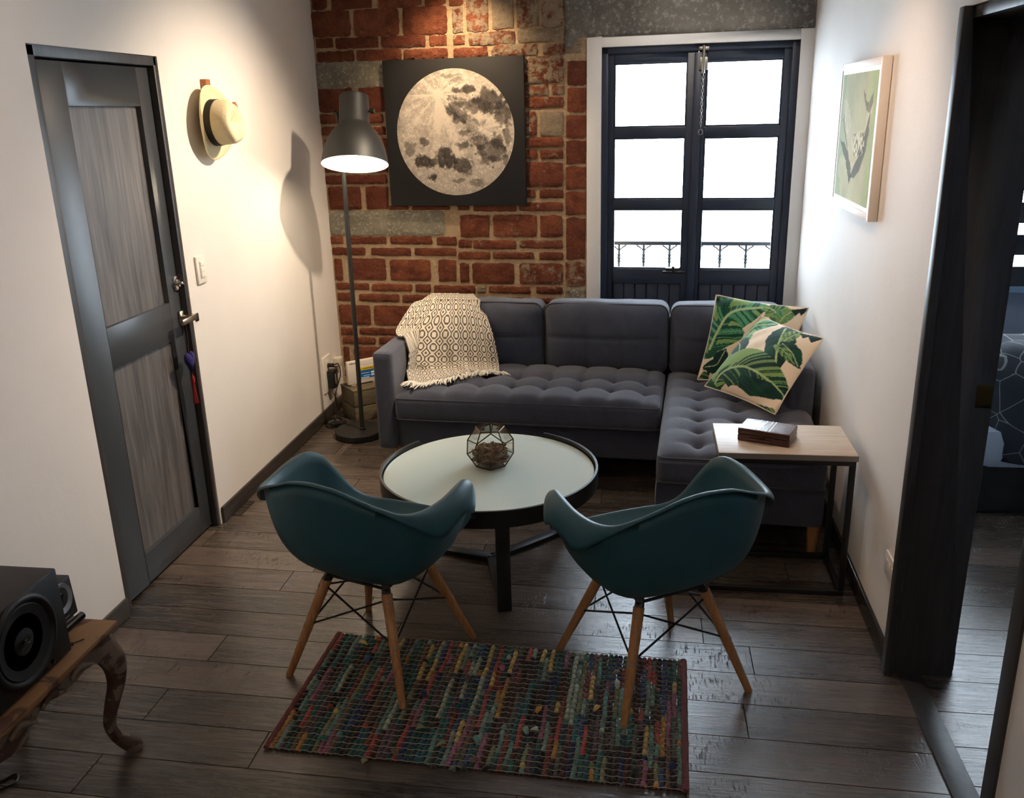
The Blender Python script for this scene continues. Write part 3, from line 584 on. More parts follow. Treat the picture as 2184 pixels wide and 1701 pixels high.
def tassel(p, d, L, ns=4):
    mb = MB(); p = np.array(p); d = np.array(d)
    for s in range(ns):
        a = random.uniform(-.5, .5); e = np.array([d[0]*math.cos(a)-d[1]*math.sin(a), d[0]*math.sin(a)+d[1]*math.cos(a), 0]); l = L*random.uniform(.75, 1.15)
        mb.tube([p+np.array([0, 0, .006]), p+d*.012+np.array([0, 0, .010]), p+d*.014+e*l*.5+np.array([0, 0, random.uniform(.004, .014)]), p+d*.014+e*l+np.array([0, 0, random.uniform(.0, .006)])], [.0045, .006, .0035, .002], 5)
    return mb
for k in range(26):
    w = k/25; p = np.array(rows[-1][int(w*(NU_-1))]); p[2] = .452+.004*math.sin(k)
    dx = np.array([-.35+.75*w+random.uniform(-.2, .2), -1, 0]); dx /= np.linalg.norm(dx)
    if w > .86: dx = np.array([.9, -.35, 0])
    L = (.055 if w < .7 else .04)*random.uniform(.8, 1.2); tassel(p, dx, L).build('tassel', M['fringe'], throw)
for k in range(9):
    w = .42+.06*k; p = pz(985+k*9, 799-k*1.0+random.uniform(-2, 2), .463); tassel(p, np.array([random.uniform(-.4, .6), -1, .0]), .035, 5).build('tassel', M['fringe'], throw)

# ------------------------------------------------------------------ leaf print cushions
def quadpar(q, pts):                   # inverse bilinear: q = corners (00),(10),(11),(01)
    q = [np.array(c, float) for c in q]; out = []
    for p in pts:
        p = np.array(p, float); s = t = .5
        for _ in range(25):
            f = q[0]*(1-s)*(1-t)+q[1]*s*(1-t)+q[2]*s*t+q[3]*(1-s)*t-p
            fs = (q[1]-q[0])*(1-t)+(q[2]-q[3])*t; ft = (q[3]-q[0])*(1-s)+(q[2]-q[1])*s
            d = fs[0]*ft[1]-fs[1]*ft[0]; s -= (f[0]*ft[1]-f[1]*ft[0])/d; t -= (fs[0]*f[1]-fs[1]*f[0])/d
        out.append((s, t))
    return np.array(out)
def inpoly(X, Y, poly):
    r = np.zeros(X.shape, bool); n = len(poly)
    for i in range(n):
        x1, y1 = poly[i]; x2, y2 = poly[(i+1) % n]
        if y1 == y2: continue
        r ^= ((y1 > Y) != (y2 > Y)) & (X < (x2-x1)*(Y-y1)/(y2-y1)+x1)
    return r
def vnoise(X, Y, sc, seed=0, octv=3):
    r = np.random.default_rng(seed); tot = 0; amp = 1; A = 0
    for o in range(octv):
        g = r.random((64, 64)); x = X*sc*2**o; y = Y*sc*2**o; xi = np.floor(x).astype(int); yi = np.floor(y).astype(int); fx = x-xi; fy = y-yi; fx = fx*fx*(3-2*fx); fy = fy*fy*(3-2*fy)
        g_ = lambda a, b: g[a % 64, b % 64]
        tot = tot+amp*(g_(xi, yi)*(1-fx)*(1-fy)+g_(xi+1, yi)*fx*(1-fy)+g_(xi, yi+1)*(1-fx)*fy+g_(xi+1, yi+1)*fx*fy); A += amp; amp *= .55
    return tot/A
sv = lambda *c: np.array(S(*c)[:3])
def leaf_paint(C, X, Y, rib, w1, w2, pal, seed):
    P = np.array(spline(rib, 60)); n = len(P); D = np.full(X.shape, 1e9); T = np.zeros(X.shape); SG = np.zeros(X.shape)
    for i in range(n-1):
        a, b = P[i], P[i+1]; d = b-a; L2 = d @ d
        t = np.clip(((X-a[0])*d[0]+(Y-a[1])*d[1])/L2, 0, 1); ex = X-a[0]-t*d[0]; ey = Y-a[1]-t*d[1]; ds = np.hypot(ex, ey); m = ds < D
        D[m] = ds[m]; T[m] = ((i+t)/(n-1))[m]; SG[m] = np.sign(d[0]*(Y-a[1])-d[1]*(X-a[0]))[m]
    w = np.where(SG > 0, w1, w2)*np.clip(np.sin(PI*np.clip(T*.93+.05, 0, 1))**.55, 0, 1)
    jag = .88+.16*vnoise(T*11, SG*3+5, 1.0, seed, 1); ins = (D < w*jag)
    st = vnoise(T*46-D/(max(w1, w2))*9, SG*4+8, 1., seed+1, 3); c = pal[0]*np.ones(X.shape+(3,))
    c = np.where((st > .58)[..., None], pal[1], c); c = np.where((st < .40)[..., None], pal[2], c)
    big = vnoise(T*9-D/max(w1, w2)*2, SG*5+3, 1., seed+2, 1); c = np.where(((big > .66) & (D > .25*w))[..., None], pal[3], c)
    c = np.where((D < max(w1, w2)*.055)[..., None], sv(168, 186, 128), c)
    C[ins] = c[ins]
def leaf_poly(C, X, Y, poly, col, seed=1, col2=None):
    m = inpoly(X, Y, poly); st = vnoise(X*14+Y*40, X*5, 1., seed, 2); c = np.where((st > .55)[..., None], col2 if col2 is not None else col*1.5, col); C[m] = c[m]
DK, MD, LT, OL, TL_ = sv(14, 50, 44), sv(22, 84, 60), sv(84, 150, 106), sv(128, 156, 90), sv(28, 108, 78)
CREAM = sv(238, 216, 188)
def softclear(p):                       # soft cushions give way to the seat, the arm and the back of the sofa
    d = np.array(p)-np.array([-1.318, 4.105, 0]); x = d[0]*math.cos(ST)-d[1]*math.sin(ST); y = d[0]*math.sin(ST)+d[1]*math.cos(ST); z = p[2]
    if z < .440: z = .440
    if x > 1.978 and y > -.03 and z < .624:
        if .624-z < x-1.978: z = .626
        else: x = 1.976
    if y > .40 and z < .77:
        hw = .28; e = max(0, 1-(abs(x-1.715)/hw)**4)*max(0, 1-(abs(z-.578)/.185)**4); sf = .57-.055*e-.004
        if y > sf: y = sf
    q = SL(x, y, z); return (min(q[0], .822), q[1], q[2])
def cushion(name, label, corners, quad, leaves, polys, thick, ear=.0):
    N_ = 130; a = np.linspace(0, 1, N_); s, t = np.meshgrid(a, a); C = np.ones((N_, N_, 3))*CREAM
    for rib, w1, w2, pal, sd in leaves:
        leaf_paint(C, s, t, [np.array(p) for p in quadpar(quad, rib)], w1, w2, pal, sd)
    for pl, c1, sd, c2 in polys: leaf_poly(C, s, t, quadpar(quad, pl), c1, sd, c2)
    q = [np.array(c, float) for c in corners]; n = np.cross(q[1]-q[0], q[3]-q[0]); n /= np.linalg.norm(n)
    if n[1] > 0: n = -n
    cen = sum(q)/4
    mbs = []
    base = q[0]*((1-s)*(1-t))[..., None]+q[1]*(s*(1-t))[..., None]+q[2]*(s*t)[..., None]+q[3]*((1-s)*t)[..., None]
    pin = 1-.05*(np.sin(PI*s)*np.abs(2*t-1)**2+np.sin(PI*t)*np.abs(2*s-1)**2)
    base = cen+(base-cen)*pin[..., None]
    puff = (np.sin(PI*s)*np.sin(PI*t))**.52
    wr = .010*(vnoise(s*2.2, t*2.2, 2, 5, 2)-.5)*np.clip(puff*2, 0, 1)+.007*np.sin(22*(s-t))*np.exp(-((s+t-1)/.2)**2)*np.abs(s-t)
    o = thing(name, label, 'cushion', tuple(cen-np.array([0, 0, .2])), group='banana leaf cushions on the chaise')
    for sg in (1, -1):
        P = base+n*(sg*thick*puff+ (wr if sg > 0 else 0))[..., None]
        P = np.array([[softclear(p) for p in r] for r in P])
        mb = MB().grid(P.tolist() if sg > 0 else P[::-1].tolist()); mb.col = (C if sg > 0 else np.ones_like(C)*CREAM).reshape(-1, 3) if sg > 0 else (np.ones_like(C)*CREAM).reshape(-1, 3)
        mb.build('printed_front' if sg > 0 else 'plain_back', M['cush'], o, smooth=180)
    base = np.array([[softclear(p) for p in r] for r in base])
    ed = [base[0, i] for i in range(0, N_-1, 3)]+[base[i, -1] for i in range(0, N_-1, 3)]+[base[-1, i] for i in range(N_-1, 0, -3)]+[base[i, 0] for i in range(N_-1, 0, -3)]
    MB().tube(ed, .0035, 6, closed=True).build('seam', M['cushseam'], o)
    return o
M['cush'] = vcol_mat('printed_cotton', .85, .2, 500, .2, .15); M['cushseam'] = mat('cream_seam', S(228, 210, 184), .85)
F = lambda *p: list(p)
front_q = [(135, 1240), (1040, 1600), (1835, 605), (935, 235)]
front_leaves = [
    (F((300, 1180), (500, 870), (645, 650), (870, 450), (1190, 400)), .19, .20, (TL_, LT, MD, OL), 3),
    (F((640, 650), (700, 760), (700, 900)), .13, .13, (DK*1.4, DK, DK*1.8, DK*1.3), 31),
    (F((1365, 480), (1330, 620), (1270, 800), (1200, 1100)), .20, .17, (DK, MD*.7, DK*.8, MD*.6), 7),
    (F((1340, 730), (1450, 640), (1580, 540)), .12, .07, (MD, OL, MD*.8, OL), 9),
    (F((1330, 760), (1440, 870), (1480, 1010)), .10, .11, (DK*1.3, MD*.8, DK, MD*.7), 41),
    (F((1230, 800), (1330, 850), (1440, 1000)), .05, .06, (MD, OL, MD*.7, OL), 11),
    (F((250, 1280), (430, 1120), (780, 1080), (1080, 1250), (1210, 1400)), .235, .235, (MD*.85, OL, DK, OL), 5)]
front_polys = [(F((640, 1320), (700, 1180), (1100, 1270), (1200, 1390), (1080, 1450), (760, 1430)), DK, 3, MD*.6),
    (F((1560, 545), (1860, 600), (1690, 690), (1665, 610), (1595, 645)), DK*.7, 2, DK), (F((820, 1500), (1060, 1560), (1040, 1610), (900, 1580)), MD, 2, OL), (F((120, 1240), (230, 1140), (260, 1200), (300, 1290), (200, 1290)), TL_*.6, 3, MD)]
rear_q = [(40, 1140), (1330, 1290), (1580, 215), (275, 55)]
rear_leaves = [(F((150, 1010), (330, 1000), (420, 900), (470, 830)), .10, .1, (DK, DK*.7, DK*1.4, DK), 22),
    (F((200, 780), (320, 560), (520, 320), (960, 235)), .34, .34, (MD, LT, MD*.6, OL), 21),
    (F((1180, 440), (1190, 360), (1110, 270), (1020, 235)), .15, .16, (MD, OL, MD*.6, OL), 23), (F((1230, 460), (1300, 350), (1400, 270)), .11, .09, (OL*.8, OL, MD, LT), 24)]
rear_polys = [(F((255, 50), (380, 165), (330, 230), (280, 180)), DK*1.2, 2, DK), (F((1365, 262), (1600, 205), (1510, 335), (1480, 290), (1435, 345)), DK, 2, DK*.8), (F((20, 1150), (120, 1060), (230, 1080), (200, 1180)), MD*.7, 3, OL*.7)]
cushion('leaf_cushion', 'banana leaf print cushion at the rear, leaning upright on the sofa back', (np.array([.283, 4.32, .455]), np.array([.66, 4.22, .45]), np.array([.812, 4.455, .79]), np.array([.375, 4.56, .832])), rear_q, rear_leaves, rear_polys, .072)
cushion('leaf_cushion', 'banana leaf print cushion lying tilted in front of the upright one', (np.array([.309, 4.18, .465]), np.array([.587, 3.80, .458]), np.array([.80, 3.985, .755]), np.array([.575, 4.36, .77])), front_q, front_leaves, front_polys, .072)
# ------------------------------------------------------------------ coffee table
TC = np.array([-.585, 3.215]); TR = .430
ct = thing('coffee_table', 'round coffee table with frosted white glass top and raised black rim', 'table', (TC[0], TC[1], 0))
MB().lathe([(0, .386), (TR-.016, .386), (TR-.013, .389), (TR-.013, .397), (TR-.016, .400), (0, .400)], (TC[0], TC[1], 0), 96).build('glass_top', M['tableglass'], ct, smooth=30)
rm = MB(); n = 110; rows = []
for k in range(n+1):
    a = 2*PI*k/n; dg = math.degrees(a) % 360
    up = 0 if 68 < dg < 142 else 1
    zt = .418 if up else .388
    rows.append([(TC[0]+r*math.cos(a), TC[1]+r*math.sin(a), z) for r, z in ((TR-.012, .352), (TR, .352), (TR, zt), (TR-.009, zt), (TR-.009, .388 if up else .3875), (TR-.012, .386))])
rm.grid(rows, cu=True); rm.build('rim', M['blackmetal'], ct, smooth=40)
for ang in (-74, 46, 166):
    a = math.radians(ang); d = np.array([math.cos(a), math.sin(a), 0]); t = np.array([-d[1], d[0], 0]); c = np.array([TC[0], TC[1], 0])
    MB().obox(c+d*.395+np.array([0, 0, .184]), d*.010, t*.026, (0, 0, .182)).build('leg', M['blackmetal'], ct, bevel=.002)
    MB().obox(c+d*.197+np.array([0, 0, .011]), d*.197, t*.022, (0, 0, .010)).build('floor_bar', M['blackmetal'], ct, bevel=.002)
    MB().obox(c+d*.197+np.array([0, 0, .372]), d*.21, t*.018, (0, 0, .012)).build('top_bar', M['blackmetal'], ct)
# terrarium: dodecahedron of glass panes in a brass frame
PH = (1+5**.5)/2
dv = np.array([(x, y, z) for x in (-1, 1) for y in (-1, 1) for z in (-1, 1)]+[(0, a/PH, b*PH) for a in (-1, 1) for b in (-1, 1)]+[(a/PH, b*PH, 0) for a in (-1, 1) for b in (-1, 1)]+[(a*PH, 0, b/PH) for a in (-1, 1) for b in (-1, 1)])
fn = np.array([(a, 0, b*PH) for a in (-1, 1) for b in (-1, 1)]+[(0, a*PH, b) for a in (-1, 1) for b in (-1, 1)]+[(a*PH, b, 0) for a in (-1, 1) for b in (-1, 1)]); fn = fn/np.linalg.norm(fn, axis=1)[:, None]
q = Vector(fn[0]).rotation_difference(Vector((0, 0, -1))).to_matrix(); Q = np.array(q); dv = dv @ Q.T; fn = fn @ Q.T
RT = .098; dv = dv/np.linalg.norm(dv, axis=1)[:, None]*RT
side = [k for k in range(12) if .2 < fn[k][2] < .8]; az = math.atan2(fn[side[0]][1], fn[side[0]][0]); ang = math.radians(-82)-az
Z = np.array(Matrix.Rotation(ang, 3, 'Z')); dv = dv @ Z.T; fn = fn @ Z.T
tc = pz(1043, 985, .40); tc = np.array([-.585, 3.262, .402-dv[:, 2].min()]); dv = dv+tc
ter = thing('terrarium', 'brass and glass geometric terrarium of dry moss on the coffee table', 'terrarium', (tc[0], tc[1], .401))
faces = []
for k in range(12):
    ids = np.argsort(-((dv-tc) @ fn[k]))[:5]; c = dv[ids].mean(0); e = dv[ids[0]]-c; e /= np.linalg.norm(e); f = np.cross(fn[k], e)
    faces.append([ids[i] for i in np.argsort([math.atan2((dv[i]-c) @ f, (dv[i]-c) @ e) for i in ids])])
edges = set(tuple(sorted((f[i], f[(i+1) % 5]))) for f in faces for i in range(5))
for a, b in edges: MB().tube([dv[a], dv[b]], .0026, 6).build('frame_bar', M['brass'], ter, smooth=60)
for k, f in enumerate(faces):
    if k == side[0]: continue
    c = dv[f].mean(0); MB().add([c+(dv[i]-c)*.985 for i in f], [(0, 1, 2, 3, 4)]).build('glass_pane', M['glass2'], ter, smooth=0)
mo = MB(); bm = bmesh.new(); bmesh.ops.create_icosphere(bm, subdivisions=5, radius=1)
for v in bm.verts:
    p = v.co.copy(); s = 1+.35*mnoise.fractal(p*3.2, 1, 2, 5); v.co = Vector((p.x*.067*s, p.y*.067*s, (p.z*.05*s if p.z > 0 else p.z*.03)))
mo.add([tuple(np.array(v.co)+tc+np.array([0, 0, -.040])) for v in bm.verts], [tuple(v.index for v in f.verts) for f in bm.faces]); bm.free()
for k in range(330):
    a = random.uniform(0, 2*PI); r = .06*math.sqrt(random.random()); p = tc+np.array([r*math.cos(a), r*math.sin(a), -.045+.035*(1-(r/.06)**2)*random.random()*1.3]); d = np.array([random.gauss(0, 1), random.gauss(0, 1), abs(random.gauss(.4, .6))]); d = d/np.linalg.norm(d)*random.uniform(.01, .03)
    e = p+d; e = tc+(e-tc)*min(1, .073/np.linalg.norm(e-tc)); mo.tube([p, (p+e)/2+np.array([0, 0, .003]), e], [.0013, .001, .0005], 4, caps=False)
props(mo.build('dry_moss', mat('dry_moss', S(150, 124, 100), .95, bump=.6, bscale=160, var=.6, vscale=60, col2=S(84, 66, 52)), ter, smooth=0), kind='stuff')

# ------------------------------------------------------------------ armchairs: one-piece shell on a beech dowel base
def shell_mesh():
    half = [(0, -.272, .742), (.08, -.268, .733), (.148, -.255, .708), (.205, -.238, .686), (.252, -.205, .663), (.282, -.145, .653), (.297, -.06, .656), (.300, .02, .668), (.296, .072, .668), (.284, .118, .640), (.262, .165, .57), (.238, .215, .490), (.205, .262, .444), (.14, .298, .428), (.07, .308, .426), (0, .310, .426)]
    full = half+[(-x, y, z) for x, y, z in half[-2:0:-1]]; n = 144; m = len(full)
    rim = [crom(full+full[:3], k*m/n) if k*m/n < m-1 else crom(full[-2:]+full[:3], 1+(k*m/n-(m-1))) for k in range(n)]
    rows = [[] for _ in range(26)]
    for p in rim:
        x, y, z = p; r = math.hypot(x, y); d = np.array([x/r, y/r, 0]); hz = z-.345
        front = max(0, min(1, (y-.1)/.18)); c0 = np.array([0, .0, .345]); 
        A = d*r*(.80-.25*front)+np.array([0, 0, .345-.004]); B = np.array([x*.96, y*(.93 if y < 0 else .9), .345+hz*(.30+.40*front)])
        for i in range(18):
            t = (i+.0)/17; t = .02+.98*t; q = (1-t)**3*c0+3*(1-t)**2*t*A+3*(1-t)*t*t*B+t**3*p; rows[i].append(q)
        side = math.exp(-((y+.04)/.155)**4)*max(0, min(1, (abs(x)-.10)/.15))
        out = np.array([np.sign(x)*side+d[0]*(1-side), d[1]*(1-side), 0]); out /= np.linalg.norm(out)
        wd_ = .009+.040*side; dr = .004+.052*side+.045*side*math.exp(-((y-.06)/.05)**2)+.035*side*math.exp(-((y+.13)/.06)**2); 
        if y > .1: wd_ = .012; dr = .012
        for i in range(8):
            t = (i+1)/8; rows[18+i].append(p+out*wd_*math.sin(t*PI/2)+np.array([0, 0, -dr*(1-math.cos(t*PI/2))+.006*math.sin(t*PI)*side]))
    return MB().grid(rows, cu=True)
ARM = math.radians
def chair(label, c, rz, onrug):
    t = thing('armchair', label, 'chair', (c[0], c[1], 0), rz, 'teal moulded armchairs')
    sh = shell_mesh(); sh.f.append(tuple(range(143, -1, -1))); sh.build('shell', M['teal'], t, local=True, smooth=180, solid=.006, solid_off=0)
    tops = {}; lowp = {}; upp = {}
    for i, (sx, sy) in enumerate(((-1, -1), (1, -1), (1, 1), (-1, 1))):
        f = np.array([sx*.2236, sy*.2236, .015 if i in onrug else .0]); tp = np.array([sx*.108, sy*.108, .352]); L = lambda k: f+(tp-f)*k
        lg = MB().tube([L(0), L(.01), L(.5), L(.93)], [.0105, .0115, .0155, .0175], 16).build('leg', M['beech'], t, local=True, smooth=50)
        d = np.array([sx, sy, 0])/2**.5; tg = np.array([-d[1], d[0], 0])
        MB().obox(L(.965), tg*.0045, d*.016, (tp-f)*.07).build('bracket', M['black'], lg, local=False) if False else None
        bb = MB().obox(L(.965)+d*.004, tg*.012, d*.008, (tp-f)*.055); mesh_to('bracket', bb, M['black'], lg)
        for k in (.88, .50):
            c_ = L(k)+d*(.0155 if k < .7 else .0172); rm_ = Vector((d[0], d[1], .45)).to_track_quat('Z', 'Y').to_matrix().to_4x4()
            mesh_to('screw', MB().lathe([(0, 0), (.0058, 0), (.0058, .002), (.0035, .003), (.0033, .0015), (0, .0015)], c_, 14, rm_), M['steel'], lg, smooth=30)
        tops[i] = L(.97); lowp[i] = L(.50); upp[i] = L(.88)
    for i in range(4):
        j = (i+1) % 4
        mesh_to('wire_strut', MB().tube([upp[i], lowp[j]], .0034, 8), M['black'], t); mesh_to('wire_strut', MB().tube([lowp[i], upp[j]], .0034, 8), M['black'], t)
        mesh_to('top_bar', MB().tube([tops[i]+np.array([0, 0, .0]), tops[j]], .005, 8), M['black'], t)
        mesh_to('spacer', MB().lathe([(.014, -.014), (.014, .004)], tops[i]+np.array([0, 0, -.0]), 14), M['black'], t)
    return t
CL_, CR_ = np.array([-.841, 2.51]), np.array([.05, 2.522])
chair('teal moulded armchair on beech legs, the one nearer the dark entry door', CL_, math.radians(-18.5), (1,))
chair('teal moulded armchair on beech legs, the one nearer the chaise and side table', CR_, math.radians(31), (0,))

# ------------------------------------------------------------------ rag rug
RC = np.array([-.447, 2.300]); RZ = math.radians(-1.85); rug = thing('rag_rug', 'multicoloured woven rag rug under the back legs of both armchairs', 'rug', (RC[0], RC[1], 0), RZ)
PAL = [sv(*c) for c in ((34, 70, 78), (52, 110, 108), (96, 140, 130), (42, 40, 46), (30, 28, 30), (58, 52, 44), (120, 60, 52), (170, 76, 70), (176, 130, 62), (196, 168, 100), (60, 82, 120), (44, 56, 92), (92, 74, 86), (150, 96, 120), (120, 128, 96), (160, 178, 160), (72, 44, 40), (86, 92, 84), (48, 60, 56), (110, 90, 76), (38, 92, 100), (46, 96, 94), (46, 84, 80), (120, 150, 140))]
M['rag'] = vcol_mat('cotton_rag', .92, .35, 350, .15, .2); M['warp'] = mat('warp_thread', S(176, 164, 140), .9, var=.5, vscale=30, coord='Generated')
NS, NB = 74, 24; RWd, RHt = 1.185, .600
for i in range(NS):
    x0 = -RWd/2+(i+.5)*RWd/NS; rows = []; cols = []; col = random.choice(PAL); left = random.randint(1, 8); ph = random.random()*6
    for j in range(NB*4+1):
        y = -RHt/2+RHt*j/(NB*4); s = abs(math.sin(PI*j/4)); 
        if j % 4 == 0:
            left -= 1
            if left <= 0: col = random.choice(PAL); left = random.randint(1, 8)
            jit = random.uniform(.82, 1.18); cj = col*random.uniform(.75, 1.15)
        w = RWd/NS*.5*(.72+.42*s*jit); hgt = .0065+.0065*s*jit; xx = x0+.0016*math.sin(y*40+ph)
        rows.append([(xx+w*math.cos(a), y, max(.0015, hgt*math.sin(a)+.001)) for a in np.linspace(PI, 0, 7)]); cols += [cj]*7
    mb = MB().grid(rows); mb.col = np.array(cols); mesh_to('rag_strip', mb, M['rag'], rug, smooth=60)
for j in range(NB+1):
    y = -RHt/2+RHt*j/NB; pts = [(-RWd/2+RWd*k/NS, y+random.uniform(-.0015, .0015), .0085+.003*(k % 2)) for k in range(NS+1)]
    mesh_to('warp_thread', MB().tube(pts, .0013, 4, caps=False), M['warp'], rug, smooth=60)
for s in (-1, 1):
    mesh_to('end_binding', MB().tube([(s*(RWd/2+.006), -RHt/2+RHt*k/20, .007) for k in range(21)], [.010+.001*(k % 2) for k in range(21)], 8, flat=.7), mat('maroon_binding', S(110, 58, 56), .9, bump=.5, bscale=300), rug, smooth=60)
for k in range(34):
    p = np.array([random.uniform(-RWd/2, RWd/2), random.uniform(-RHt/2, RHt/2), .013]) if k > 5 else np.array([random.uniform(-RWd/2, RWd/2), -RHt/2-.01, .006])
    a = random.uniform(0, 2*PI); L = random.uniform(.016, .034); d = np.array([math.cos(a), math.sin(a), 0]); t = np.array([-d[1], d[0], 0]); rows = []
    for i in range(6):
        f = i/5; w = .010*math.sin(PI*min(.97, f*.85+.12)); c = p+d*L*f+np.array([0, 0, .014*math.sin(PI*f*.8)+.001]); rows.append([c-t*w, c+np.array([0, 0, .004]), c+t*w])
    mb = MB().grid(rows); mb.col = np.ones((18, 3))*random.choice(PAL)*1.25; mesh_to('rag_tuft', mb, M['rag'], rug, smooth=180, solid=.0012)

# ------------------------------------------------------------------ C-shaped side table and leather box
sd = thing('side_table', 'C-shaped black metal side table with pale wooden top, over the chaise end', 'table', (.51, 3.2, 0))
SX0, SX1, SY0, SY1, SZ = .286, .768, 3.055, 3.372, .562
MB().box(SX0, SX1, SY0, SY1, SZ-.022, SZ).build('top', M['stone_grey_wood'], sd, bevel=.0015)
MB().box(SX0-.0008, SX1+.0008, SY0-.0012, SY0, SZ-.0215, SZ-.001).build('edge_band', M['edgeband'], sd)
fx0, fx1, b = SX0+.002, SX1-.004, .020
def bar(*a): return MB().box(*a).build('frame_bar', M['blackmetal'], sd, bevel=.0015)
for y in (SY0+.006, SY1-.026):
    bar(fx0, fx1, y, y+b, SZ-.042, SZ-.022); bar(fx1-b, fx1, y, y+b, .020, SZ-.042); bar(fx0-.014, fx1, y, y+b, 0, .020)
bar(fx0, fx0+b, SY0+.026, SY1-.026, SZ-.042, SZ-.022); bar(fx1-b, fx1, SY0+.026, SY1-.026, SZ-.042, SZ-.022); bar(fx0-.014, fx0+.006, SY0+.026, SY1-.026, 0, .02); bar(fx1-b, fx1, SY0+.026, SY1-.026, 0, .02)
A_, B_, C_ = np.array([.362, 3.185, 0]), np.array([.546, 3.112, 0]), np.array([.592, 3.222, 0]); ex_ = (B_-A_)/np.linalg.norm(B_-A_); ey_ = np.array([-ex_[1], ex_[0], 0]); wL = .190; dL = .122
lb = thing('leather_box', 'small brown leather case with cream bands lying on the side table', 'case', tuple(A_+ex_*wL/2+ey_*dL/2+np.array([0, 0, SZ])))
cz = A_+ex_*wL/2+ey_*dL/2
def ob(u0, u1, v0, v1, z0, z1): return MB().obox(A_+ex_*(u0+u1)/2+ey_*(v0+v1)/2+np.array([0, 0, SZ+(z0+z1)/2]), ex_*(u1-u0)/2, ey_*(v1-v0)/2, (0, 0, (z1-z0)/2))
ob(0, wL, 0, dL, .001, .026).build('case_body', M['leather'], lb, bevel=.004, seg=3); ob(0, wL, 0, dL, .0265, .050).build('lid', M['leather'], lb, bevel=.004, seg=3)
for u in (.058, .078, .099, .112): ob(u, u+.004, .003, dL-.003, .0497, .0506).build('cream_band', M['cream'], lb)
ob(.083, .101, -.003, .001, .020, .036).build('clasp', M['brass'], lb, bevel=.001)
MB().tube([A_+ex_*u+ey_*v+np.array([0, 0, SZ+.016]) for u, v in ((.045, .001), (.045, -.008), (.055, -.012), (.115, -.012), (.125, -.008), (.125, .001))], .004, 8, flat=.8).build('carry_handle', M['leather'], lb)
# ------------------------------------------------------------------ floor lamp
LB = np.array([-1.585, 4.615]); PX, PYY = -1.562, 4.60
fl = thing('floor_lamp', 'dark grey floor lamp with lit dome shade in the corner by the brick wall', 'lamp', (LB[0], LB[1], 0))
MB().lathe([(0, .004), (.122, .004), (.138, .006), (.139, .034), (.134, .040), (.02, .042), (0, .042)], (LB[0], LB[1], 0), 64).build('lamp_base', M['lampgrey'], fl, smooth=35)
MB().tube([(PX, PYY, .042), (PX+.012, PYY, 1.60), (PX+.014, PYY, 1.72)], .0125, 16).build('pole', M['lampgrey'], fl)
MB().lathe([(.017, 0), (.017, .012), (.0125, .014)], (PX, PYY, .042), 20).build('pole_collar', M['lampgrey'], fl)
tilt = Matrix.Rotation(math.radians(-18), 4, 'X') @ Matrix.Rotation(math.radians(-2), 4, 'Y')
HC = py_(757, 350, 4.46)             # centre of the shade's opening
hp = [(.168, .0), (.1655, .012), (.160, .045), (.150, .085), (.134, .125), (.112, .160), (.090, .185), (.079, .200), (.0775, .204), (.0765, .206), (.0735, .330), (.0715, .343), (.066, .347), (0, .347)]
MB().lathe(hp, HC, 64, tilt, caps=False).build('lamp_shade', M['lampgrey'], fl, smooth=35)
MB().lathe([(.168, 0), (.1665, -.0015), (.1645, .002), (.158, .045), (.148, .085), (.132, .125), (.110, .158), (.076, .19), (.05, .2), (0, .2)], HC, 64, tilt, caps=False).build('reflector', M['lampin'], fl, smooth=60)
ax = np.array(tilt.to_3x3() @ Vector((0, 0, 1))); xx = np.array(tilt.to_3x3() @ Vector((1, 0, 0)))
bc = HC+ax*.085
bm = bmesh.new(); bmesh.ops.create_uvsphere(bm, u_segments=20, v_segments=12, radius=.045); mb = MB().add([tuple(np.array(v.co)+bc) for v in bm.verts], [tuple(v.index for v in f.verts) for f in bm.faces]); bm.free()
mb.build('bulb', M['bulb'], fl); MB().tube([bc+ax*.03, HC+ax*.2], .018, 16).build('socket', M['black'], fl)
light('floor_lamp_light', 'POINT', tuple(bc-ax*.055), 4.5, (1, .80, .56), shadow_soft_size=.04)
kr = HC+ax*.262
for s in (-1, 1): MB().tube([kr+xx*s*.070, kr+xx*s*.088], .006, 10).tube([kr+xx*s*.088, kr+xx*s*.104], .013, 14).build('tilt_knob', M['black'], fl, bevel=0)
yk = [kr-xx*.090, kr-xx*.098+np.array([0, .03, -.03]), kr-xx*.098+np.array([0, .07, -.075]), np.array([PX+.010, PYY, kr[2]-.10])]
MB().tube(yk, .009, 8, flat=.5).build('yoke', M['lampgrey'], fl)
MB().tube(spline([np.array([PX, PYY+.02, .05]), np.array([-1.60, 4.79, .012]), np.array([-1.66, 4.84, .006]), np.array([-1.75, 4.83, .008]), np.array([-1.80, 4.90, .006])], 24), .0035, 6).build('cord', M['black'], fl)

